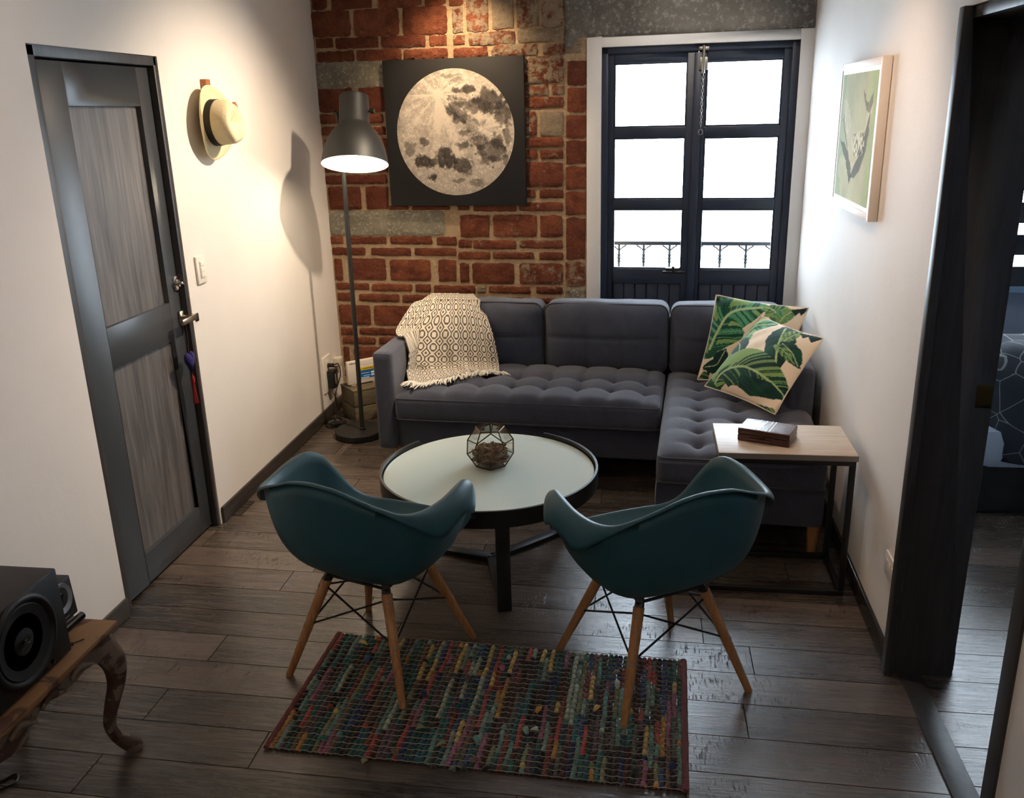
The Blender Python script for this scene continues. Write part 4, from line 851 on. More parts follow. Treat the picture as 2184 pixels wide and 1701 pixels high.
# ------------------------------------------------------------------ crate and router
ca = math.radians(42); cx_, cy_ = np.array([math.cos(ca), math.sin(ca), 0]), np.array([-math.sin(ca), math.cos(ca), 0]); CC = np.array([-1.672, 4.822, 0]); cw, cdp, chh = .285, .190, .198
cr = thing('wooden_crate', 'weathered grey-brown wooden crate behind the lamp base, carrying the white box', 'crate', tuple(CC+cx_*cw/2+cy_*cdp/2))
def cb(name, u0, u1, v0, v1, z0, z1, par=cr, m=None): return MB().obox(CC+cx_*(u0+u1)/2+cy_*(v0+v1)/2+np.array([0, 0, (z0+z1)/2]), cx_*(u1-u0)/2, cy_*(v1-v0)/2, (0, 0, (z1-z0)/2)).build(name, m or M['crate'], par, bevel=.002)
for k in range(2):
    z0, z1 = .003+k*.094, .094+k*.094-.002
    cb('plank', 0, cw, 0, .014, z0, z1); cb('plank', 0, cw, cdp-.014, cdp, z0, z1); cb('plank', 0, .014, .0145, cdp-.0145, z0, z1); cb('plank', cw-.014, cw, .0145, cdp-.0145, z0, z1)
for k in range(3): cb('lid_plank', -.004, cw+.004, cdp*k/3+.001, cdp*(k+1)/3-.001, .1875, .198)
RO = CC+cx_*.012+cy_*.095+np.array([0, 0, .199]); rw, rh, rd = .225, .150, .030
M['routerw'] = mat('router_white', S(226, 216, 204), .38)
ro = thing('white_box', 'white internet box with a blue and yellow sticker standing on the wooden crate', 'router', tuple(RO+cx_*rw/2+cy_*rd/2))
ux_, up_ = cx_, np.array([0, 0, 1.])
def rbx(name, u0, u1, z0, z1, v0, v1, m, bev=0): return MB().obox(RO+ux_*(u0+u1)/2+up_*(z0+z1)/2+cy_*(v0+v1)/2, ux_*(u1-u0)/2, up_*(z1-z0)/2, cy_*(v1-v0)/2).build(name, m, ro, bevel=bev)
rbx('housing', 0, rw, .006, rh, 0, rd, M['routerw'], .006); rbx('foot', .02, .05, 0, .007, .004, .026, M['routerw']); rbx('foot', .16, .19, 0, .007, .004, .026, M['routerw'])
st_ = rbx('sticker', .078, .185, .034, .104, -.0006, .001, mat('sticker_blue', S(28, 104, 176), .45)); rbx('yellow_band', .078, .185, .086, .104, -.0011, .0006, mat('sticker_yellow', S(238, 200, 30), .45))
wh = mat('print_white', S(236, 238, 240), .5)
for z in (.066, .050): rbx('white_field', .150, .176, z-.005, z+.006, -.0012, 0, wh)
for z, a, b in ((.067, .086, .140), (.051, .10, .142), (.041, .083, .14), (.037, .088, .135)): rbx('print_line', a, b, z-.0012, z+.0012, -.0012, 0, wh)
for z, a, b in ((.097, .094, .17), (.0925, .10, .165)): rbx('print_line', a, b, z-.0009, z+.0009, -.0015, 0, M['black'])
MB().prism([(-.004, 0), (.004, 0), (0, .008)], lambda p: RO+ux_*(.086+p[0])+up_*(.0905+p[1])-cy_*.0008, lambda p: RO+ux_*(.086+p[0])+up_*(.0905+p[1])-cy_*.0015).build('warning_triangle', M['black'], ro, smooth=0)
def text(s, size, name, m, par, o, ex, ey, ez, depth=.0004, align='LEFT'):
    c = bpy.data.curves.new('txt', 'FONT'); c.body = s; c.size = size; c.extrude = depth; c.align_x = align; t = bpy.data.objects.new('txt', c); COL.objects.link(t)
    dg = bpy.context.evaluated_depsgraph_get(); me = bpy.data.meshes.new_from_object(t.evaluated_get(dg)); bpy.data.objects.remove(t)
    A = np.array([list(v.co) for v in me.vertices]); V = np.array(o)+A[:, :1]*np.array(ex)+A[:, 1:2]*np.array(ey)+A[:, 2:3]*np.array(ez)
    mb = MB().add(V, [tuple(p.vertices) for p in me.polygons]); bpy.data.meshes.remove(me); return mb.build(name, m, par, smooth=0)
navy = mat('navy_print', S(40, 44, 96), .5)
text('infinitum', .017, 'lettering', navy, ro, RO+ux_*.014+up_*.132-cy_*.0006, ux_, up_, -cy_)
rbx('print_line', .075, .165, .1225, .1232, -.0006, .001, mat('faint_print', S(196, 188, 180), .5))

# ------------------------------------------------------------------ moon canvas
mu0, mu1, mz0, mz1 = .412, 1.217, 1.237, 2.031; ND = .036
moon = thing('moon_canvas', 'large square black canvas with a full moon on the brick wall', 'picture', tuple(W((mu0+mu1)/2, mz0, .02)), -TH)
cv = MB(); wbox(cv, mu0, mu1, mz0, mz1, .013, ND); cv.build('canvas', mat('black_canvas', S(24, 24, 26), .7, bump=.15, bscale=500), moon, bevel=.002)
N_ = 300; a = np.linspace(-1, 1, N_); X, Y = np.meshgrid(a, a); R2 = np.hypot(X, Y)
nz = vnoise(X+2, Y+2, 5, 1, 5); nf = vnoise(X+2, Y+2, 26, 2, 4); nm = vnoise(X+2, Y+2, 12, 3, 4)
alb = .80+.22*(nz-.5)+.30*(nf-.5); nw1 = vnoise(X+2, Y+2, 9, 14, 3); nw2 = vnoise(X+2, Y+2, 9, 15, 3)
def mare(px, py, rx, ry, dark, rot=0):
    global alb
    cx, cy = (px-835)/660, (py-848)/707; x = (X-cx+.10*(nw1-.5))/(rx/660); y = (Y-cy+.10*(nw2-.5))/(ry/707); c, s = math.cos(rot), math.sin(rot); x, y = c*x+s*y, -s*x+c*y
    d = np.hypot(x, y)+1.1*(nm-.5)+.5*(nf-.5); k = np.clip((1.15-d)/.38, 0, 1)*(.82+.36*(nf-.2)); alb = alb*(1-k*min(.8, dark*1.18))
for t in ((1000, 375, 70, 50, .62), (865, 385, 50, 38, .5), (1235, 520, 200, 130, .56, .5), (1385, 660, 90, 170, .55, -.2), (850, 550, 100, 95, .6), (905, 660, 90, 70, .5, .6), (1080, 560, 150, 90, .5), (960, 690, 70, 45, .4), (700, 1130, 120, 125, .68), (455, 1155, 85, 95, .66), (910, 1215, 112, 100, .58), (565, 1352, 70, 55, .68, .6), (482, 935, 52, 48, .45), (590, 1170, 60, 45, .5), (1230, 1050, 150, 130, .48), (1290, 950, 90, 90, .45), (1120, 960, 100, 80, .42), (930, 1005, 75, 40, .5), (940, 850, 65, 40, .4), (1290, 400, 16, 40, .62, -.5), (1060, 800, 110, 110, .34), (1180, 1150, 90, 70, .40), (1420, 850, 45, 150, .42), (800, 220, 110, 22, .3), (880, 270, 60, 25, .25), (1237, 1250, 14, 14, .6), (330, 1010, 60, 90, .3), (870, 1390, 70, 30, .3), (1060, 1410, 90, 40, .3, -.4), (1400, 1130, 30, 120, .35, .4), (770, 490, 18, 16, .4), (205, 640, 14, 50, .4)): mare(*t)
for (px, py, ln, st, sd, nr) in ((655, 415, .95, .50, 11, 17), (1130, 810, .34, .55, 12, 19), (1385, 795, .12, .35, 13, 11), (905, 1065, .08, .4, 14, 9)):
    cx, cy = (px-835)/660, (py-848)/707; d = np.hypot(X-cx, Y-cy); th = np.arctan2(Y-cy, X-cx)
    rr = vnoise((th+4)*nr/3, d*1.2+1, 1.0, sd, 3); alb += st*np.clip((rr-.46)*4, 0, 1)*np.exp(-(d/ln)**1.3)*.55+st*1.2*np.exp(-(d/(.03+ln*.035))**2)
    alb -= .16*np.exp(-((d-.035)/.008)**2)
r3 = np.random.default_rng(5)
for _ in range(330):
    cx, cy = r3.uniform(-.95, .95, 2); r = r3.uniform(.006, .022); d = np.hypot(X-cx, Y-cy); alb += .22*np.exp(-((d-r)/(.006))**2)-.14*np.exp(-(d/r)**2)*(r > .012)
alb = np.clip(alb, .05, 1.05)*(1-.10*np.clip(R2, 0, 1)**6); alb = alb+.16*(vnoise(X+2, Y+2, 60, 21, 2)-.5); lin = np.clip(alb, 0, 1)**1.9
Cm = lin[..., None]*np.array([.78, .70, .59])+np.array([.035, .03, .03])
cu_, cz_ = mu0+.503*(mu1-mu0), mz1-.496*(mz1-mz0); RR = .423*(mu1-mu0)
sq = np.where(R2 > 1e-6, np.maximum(np.abs(X), np.abs(Y))/np.maximum(R2, 1e-6), 1)   # square grid pressed into a disc
Xd, Yd = X*sq, Y*sq
from_i = lambda A, x, y: A[np.clip(((y+1)/2*(N_-1)).round().astype(int), 0, N_-1), np.clip(((x+1)/2*(N_-1)).round().astype(int), 0, N_-1)]
Cd = from_i(Cm, Xd, Yd); P = W(0, 0, ND+.0006)[None, None, :]+(cu_+Xd*RR)[..., None]*WU+np.stack([0*Xd, 0*Xd, cz_-Yd*RR], -1)
mb = MB().grid(P.tolist()); mb.col = Cd.reshape(-1, 3); mb.build('moon_print', vcol_mat('moon_print', .75, .12, 500, .2), moon, smooth=0)

# ------------------------------------------------------------------ whale picture on the right wall
wy0, wy1, wz0, wz1 = 3.330, 4.025, 1.343, 1.893; xa = lambda y: XR(y)-.001; xf = lambda y: XR(y)-.030
wp = thing('whale_picture', 'white framed print of a diving whale on the right white wall', 'picture', (xa(3.68), 3.68, wz0))
def wq(y0, y1, z0, z1, d0, d1): 
    f = lambda y, d: XR(y)-d
    return [(f(y0, d0), y0, z0), (f(y1, d0), y1, z0), (f(y1, d0), y1, z1), (f(y0, d0), y0, z1), (f(y0, d1), y0, z0), (f(y1, d1), y1, z0), (f(y1, d1), y1, z1), (f(y0, d1), y0, z1)]
BF = [(0, 1, 2, 3), (7, 6, 5, 4), (0, 4, 5, 1), (1, 5, 6, 2), (2, 6, 7, 3), (3, 7, 4, 0)]; fw = .026
# (frame bars with mitred look)
for a_ in ((wy0, wy0+fw, wz0, wz1), (wy1-fw, wy1, wz0, wz1), (wy0+fw, wy1-fw, wz0, wz0+fw), (wy0+fw, wy1-fw, wz1-fw, wz1)): MB().add(wq(*a_, .002, .034), BF).build('frame_bar', M['mirror_mat'], wp, bevel=.002)
MB().add(wq(wy0+fw, wy1-fw, wz0+fw, wz1-fw, .002, .0315), BF).build('mount', M['mirror_mat'], wp, smooth=0)
N1, N2 = 150, 170; s, t = np.meshgrid(np.linspace(0, 1, N1), np.linspace(0, 1, N2))      # s: far -> near, t: bottom -> top
Qw = [(195, 950), (390, 1040), (470, 235), (255, 265)]
C = sv(188, 186, 148)*np.ones((N2, N1, 3)); bn = vnoise(s*3, t*2.2, 2, 9, 4); C = C*(.80+.40*bn)[..., None]; C = np.where((s+.3*bn > 1.0)[..., None], C*np.array([.82, .98, .78]), C); C = np.where((s-.5*bn < -.12)[..., None], C*np.array([.72, .84, .80]), C)
wpoly = lambda *p: quadpar(Qw, p)
soft = (vnoise(s, t, 30, 4, 3)-.5)*.03; s_, t_ = s+soft, t+soft
def wpaint(poly, col, mixv=.85, sd=3):
    m = inpoly(s_, t_, wpoly(*poly)); n_ = .75+.5*vnoise(s, t, 24, sd, 3); C[m] = C[m]*(1-mixv)+(np.array(col)*n_[..., None])[m]*mixv
BD, BL_, GR = sv(52, 56, 44), sv(206, 198, 160), sv(98, 98, 74)
wpaint([(270, 395), (292, 440), (305, 520), (325, 600), (330, 680), (305, 740), (285, 690), (262, 600), (250, 520), (258, 440)], sv(206, 200, 170), .8)
wpaint([(262, 440), (252, 520), (262, 600), (285, 700), (275, 620), (262, 520)], GR, .7)
wpaint([(436, 350), (440, 420), (420, 520), (406, 610), (392, 700), (352, 820), (318, 866), (292, 850), (283, 780), (285, 720), (310, 650), (330, 590), (385, 580), (405, 480), (415, 430)], BL_, .8)
wpaint([(386, 340), (398, 395), (412, 425), (440, 350), (436, 420), (415, 480), (402, 475), (388, 410)], GR, .75)
wpaint([(420, 470), (408, 600), (392, 700), (352, 820), (318, 866), (296, 855), (330, 770), (372, 690), (392, 580)], BD, .8, 5)
wpaint([(232, 628), (262, 650), (282, 690), (300, 780), (305, 850), (290, 905), (284, 850), (270, 760), (250, 690)], BD, .8, 6)
sc_ = vnoise(s*1.2, t, 30, 8, 2); m = inpoly(s, t, wpoly((318, 600), (386, 590), (380, 720), (320, 740))); C[m & (sc_ > .56)] *= .35; C[m & (sc_ < .38)] = sv(225, 220, 195)
Yw = (wy1-fw-.020)*(1-s)+(wy0+fw+.020)*s; Zw = (wz0+fw+.016)*(1-t)+(wz1-fw-.016)*t
P = np.stack([.81+.0104*(Yw-2.5)-.0322, Yw, Zw], -1); mb = MB().grid(P[:, ::-1].tolist()); mb.col = C[:, ::-1].reshape(-1, 3); mb.build('whale_print', vcol_mat('art_print', .8, 0, 1, .1), wp, smooth=0)

# ------------------------------------------------------------------ hat on a wooden wall hook
hk = px_(440, 172, XL+.02)
hook = thing('wall_hook', 'orange wooden wall hook holding the straw hat', 'hook', (XL, hk[1], hk[2]-.25))
MB().box(XL+.0, XL+.026, hk[1]-.018, hk[1]+.022, hk[2]-.27, hk[2]+.006).build('back_board', M['oak'], hook, bevel=.002)
pt = px_(503, 223, XL+.135)
MB().obox((np.array([XL+.02, hk[1]+.004, pt[2]-.05])+pt)/2, (pt-np.array([XL+.02, hk[1]+.004, pt[2]-.05]))/2, (0, .012, 0), (-.004, 0, .012)).build('peg', M['oak'], hook, bevel=.002)
hc = px_(452, 262, XL+.040); hat = thing('straw_hat', 'cream straw panama hat with black ribbon hanging beside the entry door', 'hat', tuple(hc-np.array([0, 0, .16])))
yax = Vector((0, 1, 0)); hx_ax = Vector((1, -.10, .02)).normalized(); hu = Vector((0, 0, 1)); hu = (hu-hx_ax*hu.dot(hx_ax)).normalized(); hv = hx_ax.cross(hu)
hm = lambda r, a, h, br=0: np.array(hc)+np.array(hx_ax)*h+np.array(hu)*r*math.cos(a)*1.0+np.array(hv)*r*math.sin(a)*.86
rows = []; NSH = 72
for (r, h, kind) in ((.072, .004, 0), (.085, .001, 0), (.090, .000, 0), (.098, -.001, 1), (.115, -.002, 1), (.135, .000, 1), (.150, .004, 1), (.153, .006, 1), (.1515, .0085, 1), (.140, .006, 1), (.118, .004, 1), (.100, .005, 1), (.0935, .012, 2), (.0925, .03, 2), (.0915, .06, 2), (.088, .09, 2), (.082, .108, 3), (.070, .116, 3), (.045, .112, 3), (.02, .106, 3), (.001, .104, 3)):
    row = []
    for k in range(NSH):
        a = 2*PI*k/NSH; hh = h; r_ = r
        if kind == 1: hh += .030*abs(math.sin(a))**2.5*((r-.09)/.06)**1.5-.010*max(0, -math.cos(a))*((r-.09)/.06)   # brim curls up at the sides
        if kind >= 2:
            pin = math.exp(-((abs(a-PI/2 if a < PI else a-3*PI/2)-.0)/.75)**2) if False else 0
            tt = max(0, (h-.05)/.066); r_ -= .012*tt*max(0, math.cos(a-.0))**2*(abs(math.sin(a*1))*2.0); hh += .012*tt*(math.cos(a) < 0)*abs(math.cos(a))-.014*(kind == 3)*math.exp(-(math.sin(a)*r/.03)**2)
        row.append(hm(r_, a, hh))
    rows.append(row)
MB().grid(rows, cu=True).build('straw_body', M['straw'], hat, smooth=180)
rows = [[hm(r, 2*PI*k/NSH, h) for k in range(NSH)] for r, h in ((.0935, .0095), (.0955, .011), (.0942, .040), (.0915, .041))]
MB().grid(rows, cu=True, cv=True).build('ribbon', M['ribbon'], hat, smooth=40)

# ------------------------------------------------------------------ switch, sockets, plugs
a, b = px_(416, 547, XL+.008), px_(443, 601, XL+.008); y0, y1 = (a[1], b[1]); z1, z0 = a[2], b[2]
yc, zc = (y0+y1)/2, (z0+z1)/2
sw_ = thing('light_switch', 'white light switch plate between the entry door and the hat', 'switch', (XL, yc, zc-.06))
MB().box(XL, XL+.010, yc-.040, yc+.040, zc-.060, zc+.060).build('plate', M['white_plastic'], sw_, bevel=.005, seg=3)
MB().box(XL+.009, XL+.0125, yc-.017, yc+.022, zc-.036, zc+.036).build('frame', M['white_plastic'], sw_, bevel=.001)
for k in range(3): MB().obox((XL+.012, yc+.0025, zc-.023+.023*k), (.003, 0, .0008 if k != 1 else -.0008), (0, .0165, 0), (0, 0, .0105)).build('rocker', M['white_plastic'], sw_, bevel=.0012)
a = px_(697, 805, XL+.006); yc, zc = a[1], .245
ol = thing('wall_socket', 'tall white socket plate in the corner behind the floor lamp', 'socket', (XL, yc, zc-.1))
MB().box(XL, XL+.009, 4.852, 4.985, .165, .385).build('plate', M['white_plastic'], ol, bevel=.005, seg=3)
for z in (.22, .335): MB().box(XL+.0085, XL+.0105, 4.895, 4.942, z-.02, z+.02).build('insert', M['white_plastic'], ol, bevel=.001)
ad = thing('power_adapter', 'black power adapter plugged in low in the left corner with a dangling cable', 'adapter', (XL+.03, 4.925, .17))
MB().obox((XL+.034, 4.925, .243), (.022, 0, 0), (0, .033, 0), (0, .0, .056)).build('housing', M['black'], ad, bevel=.006, seg=3)
MB().box(XL+.0565, XL+.057, 4.910, 4.916, .215, .275).build('label', M['cream'], ad); MB().box(XL+.0565, XL+.057, 4.934, 4.938, .22, .28).build('label', mat('grey_print', S(110, 104, 98), .6), ad)
MB().tube([(XL+.012, 4.925, .325), (XL+.045, 4.925, .325)], .013, 12).build('plug', M['black'], ad)
MB().tube(spline([np.array(p) for p in ((XL+.045, 4.93, .326), (XL+.06, 4.97, .32), (XL+.05, 5.02, .24), (XL+.03, 4.99, .16), (XL+.03, 4.95, .11), (XL+.03, 4.965, .06), (XL+.05, 4.93, .012), (XL+.11, 4.90, .006))], 40), .0032, 6).build('cable', M['black'], ad)
MB().tube(spline([np.array(p) for p in ((XL+.034, 4.925, .19), (XL+.03, 4.915, .16), (XL+.025, 4.94, .14), (XL+.03, 4.965, .105), (XL+.03, 4.945, .075), (XL+.045, 4.90, .015), (XL+.09, 4.86, .006))], 36), .0026, 6).build('cable', M['black'], ad)
cg = thing('phone_charger', 'small white cube charger plugged in next to the black adapter', 'charger', (XL+.02, 5.075, .27))
MB().box(XL, XL+.045, 5.045, 5.105, .285, .335).build('housing', mat('offwhite', S(206, 196, 178), .5), cg, bevel=.004)
MB().tube(spline([np.array(p) for p in ((XL+.03, 5.075, .286), (XL+.03, 5.075, .26), (XL+.028, 5.09, .21), (XL+.06, 5.09, .205))], 16), .0022, 6).build('cable', mat('grey_cable', S(168, 158, 144), .5), cg)
ps = thing('power_strip', 'black plug and tangled cable on the floor between skirting and lamp base', 'cable', (-1.72, 4.70, 0))
pf = lambda x, y, z=.005: np.append(pz(x, y, 0)[:2], z)
MB().obox(pf(723, 908, .014), np.array([.040, .022, 0]), np.array([-.012, .022, 0]), (0, 0, .012)).build('plug_block', M['black'], ps, bevel=.004)
MB().tube(spline([pf(735, 905, .01), pf(728, 893), pf(712, 893, .008), pf(700, 899), pf(698, 905, .012), pf(712, 906), pf(716, 897, .012), pf(704, 893), pf(695, 905), pf(700, 912), pf(714, 914, .008)], 70), .0035, 6).build('cable', M['black'], ps)
b1 = px_(1895, 1213, .80); rs = thing('wall_socket', 'white socket plate low on the right wall near the bedroom doorway', 'socket', (.81, b1[1], b1[2]-.06))
yc, zc = b1[1]+.0, b1[2]; 
def rp(y0, y1, z0, z1, d0, d1, name, bev): return MB().add(wq(y0, y1, z0, z1, d0, d1), BF).build(name, M['white_plastic'], rs, bevel=bev)
rp(yc-.062, yc+.062, zc-.040, zc+.040, 0, .009, 'plate', .004)
for dy in (-.030, .0, .030): rp(yc+dy-.012, yc+dy+.012, zc-.018, zc+.018, .0085, .0105, 'insert', .001)
# heart charm on the door lever
hp_ = px_(410, 770, LX+.055); hy_ = hp_[1]; hc_ = thing('heart_charm', 'purple felt heart with red tassel hanging from the entry door handle', 'charm', (LX+.05, hy_, hp_[2]-.15))
lvz = px_(393, 676, LX+.01)[2]-.012
for dy in (-.012, .010): MB().tube([(LX+.05, hy_-.012+dy, lvz), (LX+.046, hy_+dy*.6, (lvz+hp_[2])/2), (LX+.045, hy_, hp_[2]+.035)], .0016, 6).build('cord', mat('purple_cord', S(64, 50, 58), .9), hc_)
hr = []
for k in range(48):
    t = 2*PI*k/48; hr.append((16*math.sin(t)**3/16*.036, (13*math.cos(t)-5*math.cos(2*t)-2*math.cos(3*t)-math.cos(4*t))/16*.048))
rows = []
for f, d in ((.02, -.020), (.5, -.018), (.82, -.011), (1, 0), (.82, .011), (.5, .018), (.02, .020)): rows.append([(LX+.045+d*.8, hy_+x*f, hp_[2]+.004+z*f) for x, z in hr])
MB().grid(rows, cu=True).build('felt_heart', mat('purple_felt', S(38, 28, 96), .9, bump=.3, bscale=300), hc_, smooth=180)
tp = np.array([LX+.045, hy_+.004, hp_[2]-.052]); red = mat('red_thread', S(146, 28, 34), .85)
MB().lathe([(.003, .02), (.006, .012), (.008, 0), (.006, -.012)], tp+np.array([0, 0, -.03]), 12).tube([tp, tp+np.array([0, 0, -.02])], .0014, 5).build('tassel_head', red, hc_)
tt = MB()
for k in range(22): a = random.uniform(0, 2*PI); r = .006; tt.tube([tp+np.array([r*.6*math.cos(a), r*.6*math.sin(a), -.038]), tp+np.array([r*1.6*math.cos(a), r*1.9*math.sin(a), -.128-random.random()*.006])], .0016, 4)
props(tt.build('tassel_threads', red, hc_), kind='stuff')

# ------------------------------------------------------------------ console bench with speakers
CX1, CY1, CZT = -1.436, 1.998, .420
g = G('distressed_paint'); po = g.n('NewGeometry').outputs['Position']; k = g.map(g.noise(g.scale(po, (9, 5, 8)), 1.6, 5, .6, .6), .46, .50)
g.set(Base_Color=g.mix(k, g.mix(g.noise(po, 40), S(78, 52, 42), S(58, 40, 34)), g.mix(g.noise(po, 14), S(122, 106, 90), S(98, 84, 72))), Roughness=.7); g.bump(k, .25, .003); M['distress'] = g.m
g = G('worn_bench_top'); po = g.n('NewGeometry').outputs['Position']; k = g.map(g.noise(g.scale(po, (8, 5, 8)), 1.3, 5, .6, .8), .55, .60)
g.set(Base_Color=g.mix(k, g.mix(g.noise(g.scale(po, (30, 3, 3)), 2, 5), S(152, 112, 70), S(122, 88, 56)), S(86, 58, 42)), Roughness=.6); M['benchtop'] = g.m
cn = thing('console_bench', 'low carved wooden console bench with worn cream paint beneath the speakers', 'bench', (-1.65, 1.4, 0))
MB().box(XL+.016, CX1, .78, CY1, CZT-.014, CZT).box(XL+.016, CX1-.006, .786, CY1-.006, CZT-.024, CZT-.014).build('bench_top', M['benchtop'], cn, bevel=.004)
NA = 60; ap = lambda y: .052+.018*math.cos((y-CY1)*13)+.012*math.cos((y-CY1)*31)+.03*max(0, 1-(CY1-.03-y)/.09 if y > CY1-.12 else 0)
rows = []
for dx in (0, -.018):
    rows.append([(CX1-.022+dx, .80+(CY1-.06-.80)*i/NA, CZT-.024) for i in range(NA+1)]); rows.append([(CX1-.022+dx, .80+(CY1-.06-.80)*i/NA, CZT-.024-ap(.80+(CY1-.06-.80)*i/NA)) for i in range(NA+1)])
MB().grid([rows[0], rows[1], rows[3], rows[2]], cv=True).build('apron', M['distress'], cn, smooth=50)
for i in range(9):
    y = CY1-.16-.12*i; rr_ = []
    for j in range(6):
        f = j/5; rr_.append([(CX1-.020+.010*math.sin(PI*max(.05, min(.95, (kk/4)))), y+(f-.5)*.09, CZT-.052+.012*math.sin(f*PI*1.4)+(kk/4-.5)*.026*math.sin(PI*max(.08, min(.92, f)))) for kk in range(5)])
    MB().grid(rr_).build('carved_scroll', M['distress'], cn, smooth=180, solid=.004)
MB().box(XL+.03, CX1-.03, CY1-.045, CY1-.03, CZT-.085, CZT-.024).build('end_apron', M['distress'], cn, bevel=.002)
def cab(x, y, dx, dy):
    path = [(0, 0, .392, .036), (.012, .010, .345, .038), (.026, .022, .295, .033), (.024, .020, .235, .026), (.006, .006, .165, .021), (-.004, -.004, .105, .018), (.008, .006, .055, .019), (.030, .026, .018, .024), (.040, .034, .0, .022)]
    P_ = [crom([np.array(p) for p in path], t) for t in np.linspace(0, 8, 30)]
    return MB().tube([(x+p[0]*dx, y+p[1]*dy, p[2]) for p in P_], [p[3] for p in P_], 8).build('leg', M['distress'], cn, smooth=45)
cab(CX1-.045, CY1-.045, 1, 1); cab(XL+.075, CY1-.05, -.4, 1); cab(CX1-.045, .84, 1, -1); cab(XL+.075, .84, -.4, -1)
sx1, sy0, sy1, sz1 = -1.470, 1.530, 1.842, .668
sb = thing('subwoofer', 'large black subwoofer box with a round front driver on the carved bench', 'speaker', (-1.63, 1.69, CZT))
MB().box(XL+.03, sx1, sy0, sy1, CZT+.006, sz1).build('cabinet', M['speaker'], sb, bevel=.005)
for x in (XL+.07, sx1-.04):
    for y in (sy0+.04, sy1-.04): MB().lathe([(.014, 0), (.014, .008)], (x, y, CZT), 12).build('foot', M['black'], sb)
ry = Matrix.Rotation(PI/2, 4, 'Y'); dc = (sx1, (sy0+sy1)/2-.002, (CZT+sz1)/2+.008)
MB().lathe([(.116, -.004), (.117, .004), (.112, .010), (.104, .011), (.098, .006), (.094, .0)], dc, 64, ry, caps=False).build('driver_ring', mat('ring_black', S(11, 11, 12), .55), sb, smooth=50)
MB().lathe([(.097, .0), (.092, .006), (.086, .004), (.06, -.002), (.034, -.004), (.033, .002), (.02, .004), (0, .005)], dc, 64, ry).build('driver_cone', mat('cone_black', S(9, 9, 10), .6), sb, smooth=60)
wm_ = mat('silver_mark', S(120, 122, 124), .3, .8); lx = sx1+.0125
for (y, z, w, h) in ((0, .012, .022, .0022), (-.004, .004, .010, .010), (.008, .004, .008, .0022), (.004, -.003, .014, .0022)): MB().box(lx-.003, lx, dc[1]+y-w/2, dc[1]+y+w/2, dc[2]+z-h/2, dc[2]+z+h/2).build('emblem_bar', wm_, sb)
for k in range(3): MB().lathe([(.006, 0), (.006, .004), (0, .005)], (sx1, dc[1]+.02+.03*k, CZT+.022), 14, ry).build('dial', M['gloss'], sb)
for k in range(4): MB().box(sx1-.001, sx1+.0008, dc[1]-.03+.02*k, dc[1]-.018+.02*k, CZT+.016, CZT+.018).build('print_line', wm_, sb)
ta = thing('satellite_speaker', 'small black satellite speaker on a flat stand behind the subwoofer', 'speaker', (-1.65, 1.93, CZT))
MB().tube([(-1.540, 1.870, CZT+.012), (-1.540, 1.994, CZT+.012)], .0115, 14).box(-1.67, -1.540, 1.874, 1.992, CZT+.001, CZT+.010).build('stand', M['gloss'], ta, smooth=50)
ts = MB(); z0, z1, y0, y1, xf_, xb = CZT+.026, CZT+.142, 1.880, 1.990, -1.545, -1.66
ts.add([(xb, y0+.006, z0+.006), (xb, y1-.006, z0+.006), (xb, y1-.006, z1), (xb, y0+.006, z1), (xf_, y0, z0), (xf_, y1, z0), (xf_-.006, y1, z1), (xf_-.006, y0, z1)], [(0, 3, 2, 1), (4, 5, 6, 7), (0, 1, 5, 4), (1, 2, 6, 5), (2, 3, 7, 6), (3, 0, 4, 7)]).box(-1.62, -1.59, 1.92, 1.945, CZT+.008, z0+.01)
ts.build('cabinet', M['speaker'], ta, bevel=.004)
r5 = Matrix.Rotation(PI/2-.08, 4, 'Y')
MB().lathe([(.044, 0), (.042, .005), (.036, .003), (.020, -.004)], (xf_-.004, 1.936, z0+.070), 40, r5, caps=False).build('driver_ring', mat('pale_silver_cone', S(150, 152, 156), .35, .3), ta)
MB().lathe([(.022, -.003), (.012, .003), (0, .005)], (xf_-.004, 1.936, z0+.070), 30, r5).build('dust_cap', M['gloss'], ta)
MB().box(xf_-.001, xf_+.0012, 1.925, 1.950, z0+.010, z0+.014).build('emblem_bar', wm_, ta)
jk = thing('audio_jack', 'short black audio plug lying on the bench beside the subwoofer', 'plug', (-1.475, 1.87, CZT))
j0, j1 = np.array([-1.500, 1.846, CZT+.006]), np.array([-1.486, 1.868, CZT+.006]); j2 = np.array([-1.470, 1.893, CZT+.0045])
MB().tube([j0, j1], .0055, 12).build('sleeve', M['black'], jk); MB().tube([j1, j2-(j2-j1)*.25, j2-(j2-j1)*.2, j2], [.0022, .0022, .003, .0018], 10).build('tip', M['brass'], jk)
cbx = thing('power_cable', 'black cable looping down to the floor under the carved bench', 'cable', (-1.72, 1.8, 0))
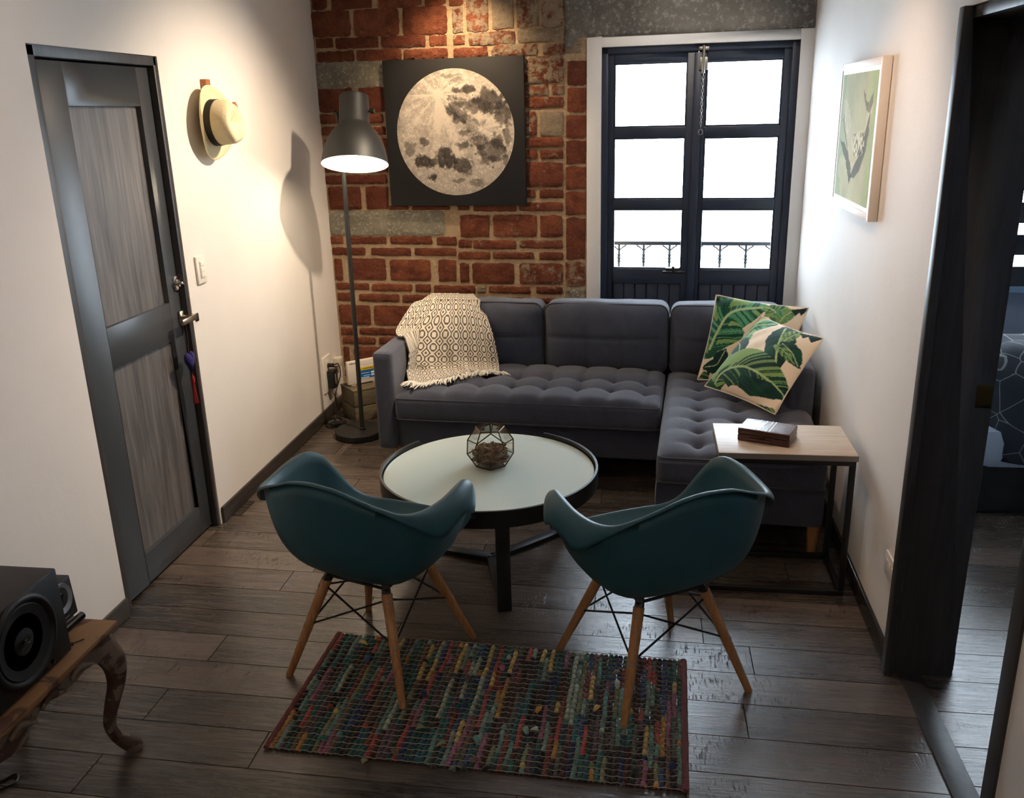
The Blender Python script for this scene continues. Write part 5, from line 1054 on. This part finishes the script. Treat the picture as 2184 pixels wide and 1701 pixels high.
MB().tube(spline([np.array(p) for p in ((-1.76, 1.80, .26), (-1.75, 1.80, .10), (-1.755, 1.79, .012), (-1.72, 1.835, .006), (-1.70, 1.80, .006), (-1.74, 1.74, .006), (-1.70, 1.62, .006), (-1.74, 1.45, .006))], 50), .004, 6).build('cable', M['black'], cbx)

# ------------------------------------------------------------------ bedroom
g = G('hex_duvet'); po = g.n('TexCoord').outputs['Object']; v = g.n('TexVoronoi', {'Vector': g.scale(po, (9, 9, 9)), 'Scale': 1.0, 'Randomness': .75}, feature='DISTANCE_TO_EDGE').outputs['Distance']
ln = g.map(v, .010, .018, 1, 0); g.set(Base_Color=g.mix(ln, S(34, 40, 52), S(118, 122, 126)), Roughness=.9); g.bump(g.noise(po, 40), .1); 
bed = thing('bed', 'bed with a pale sheet seen through the bedroom doorway', 'bed', (2.3, 4.5, 0))
BX0, BX1, BY0, BY1 = 1.44, 3.2, 3.80, 5.05
MB().box(BX0+.05, BX1-.05, BY0+.05, BY1, .0, .22).build('bed_base', M['matteblack'], bed, bevel=.01)
rbm = rbox((BX1-BX0)/2, (BY1-BY0)/2, .095, .05, .06); mesh_to('mattress', rbm, mat('pale_sheet', S(170, 186, 206), .85), bed, ((BX0+BX1)/2-2.3, (BY0+BY1)/2-4.5, .315))
def dv_(p, n):
    q = np.array(p); k = .018*mnoise.noise(Vector((q[0]*5, q[1]*5, q[2]*4)))+.012*math.sin(q[0]*14+q[1]*9)*(1 if n[2] < .5 else .3); q = q+n*k
    if q[2] > .05: q[2] += .03*math.cos(q[0]*2)*math.cos(q[1]*2)
    if n[2] < .3: q[:2] *= 1+.03*(.2-q[2])
    return q
du = MB(); db_ = rbox((BX1-BX0)/2+.02, .255, .290, .15, .035, dv_, ((BX0+BX1)/2+.05, 4.04, .440))
bm = bmesh.new()
dz = [f for f in db_.f if sum(db_.v[i][2] for i in f)/4 > .24+.02*math.sin(sum(db_.v[i][0] for i in f)*1.2)]; db_.f = dz
props(db_.build('duvet', g.m, org=(2.3, 4.4, .3), smooth=180, solid=.01), 'dark blue duvet with pale geometric lines hanging over the bed', 'duvet'); bm.free()
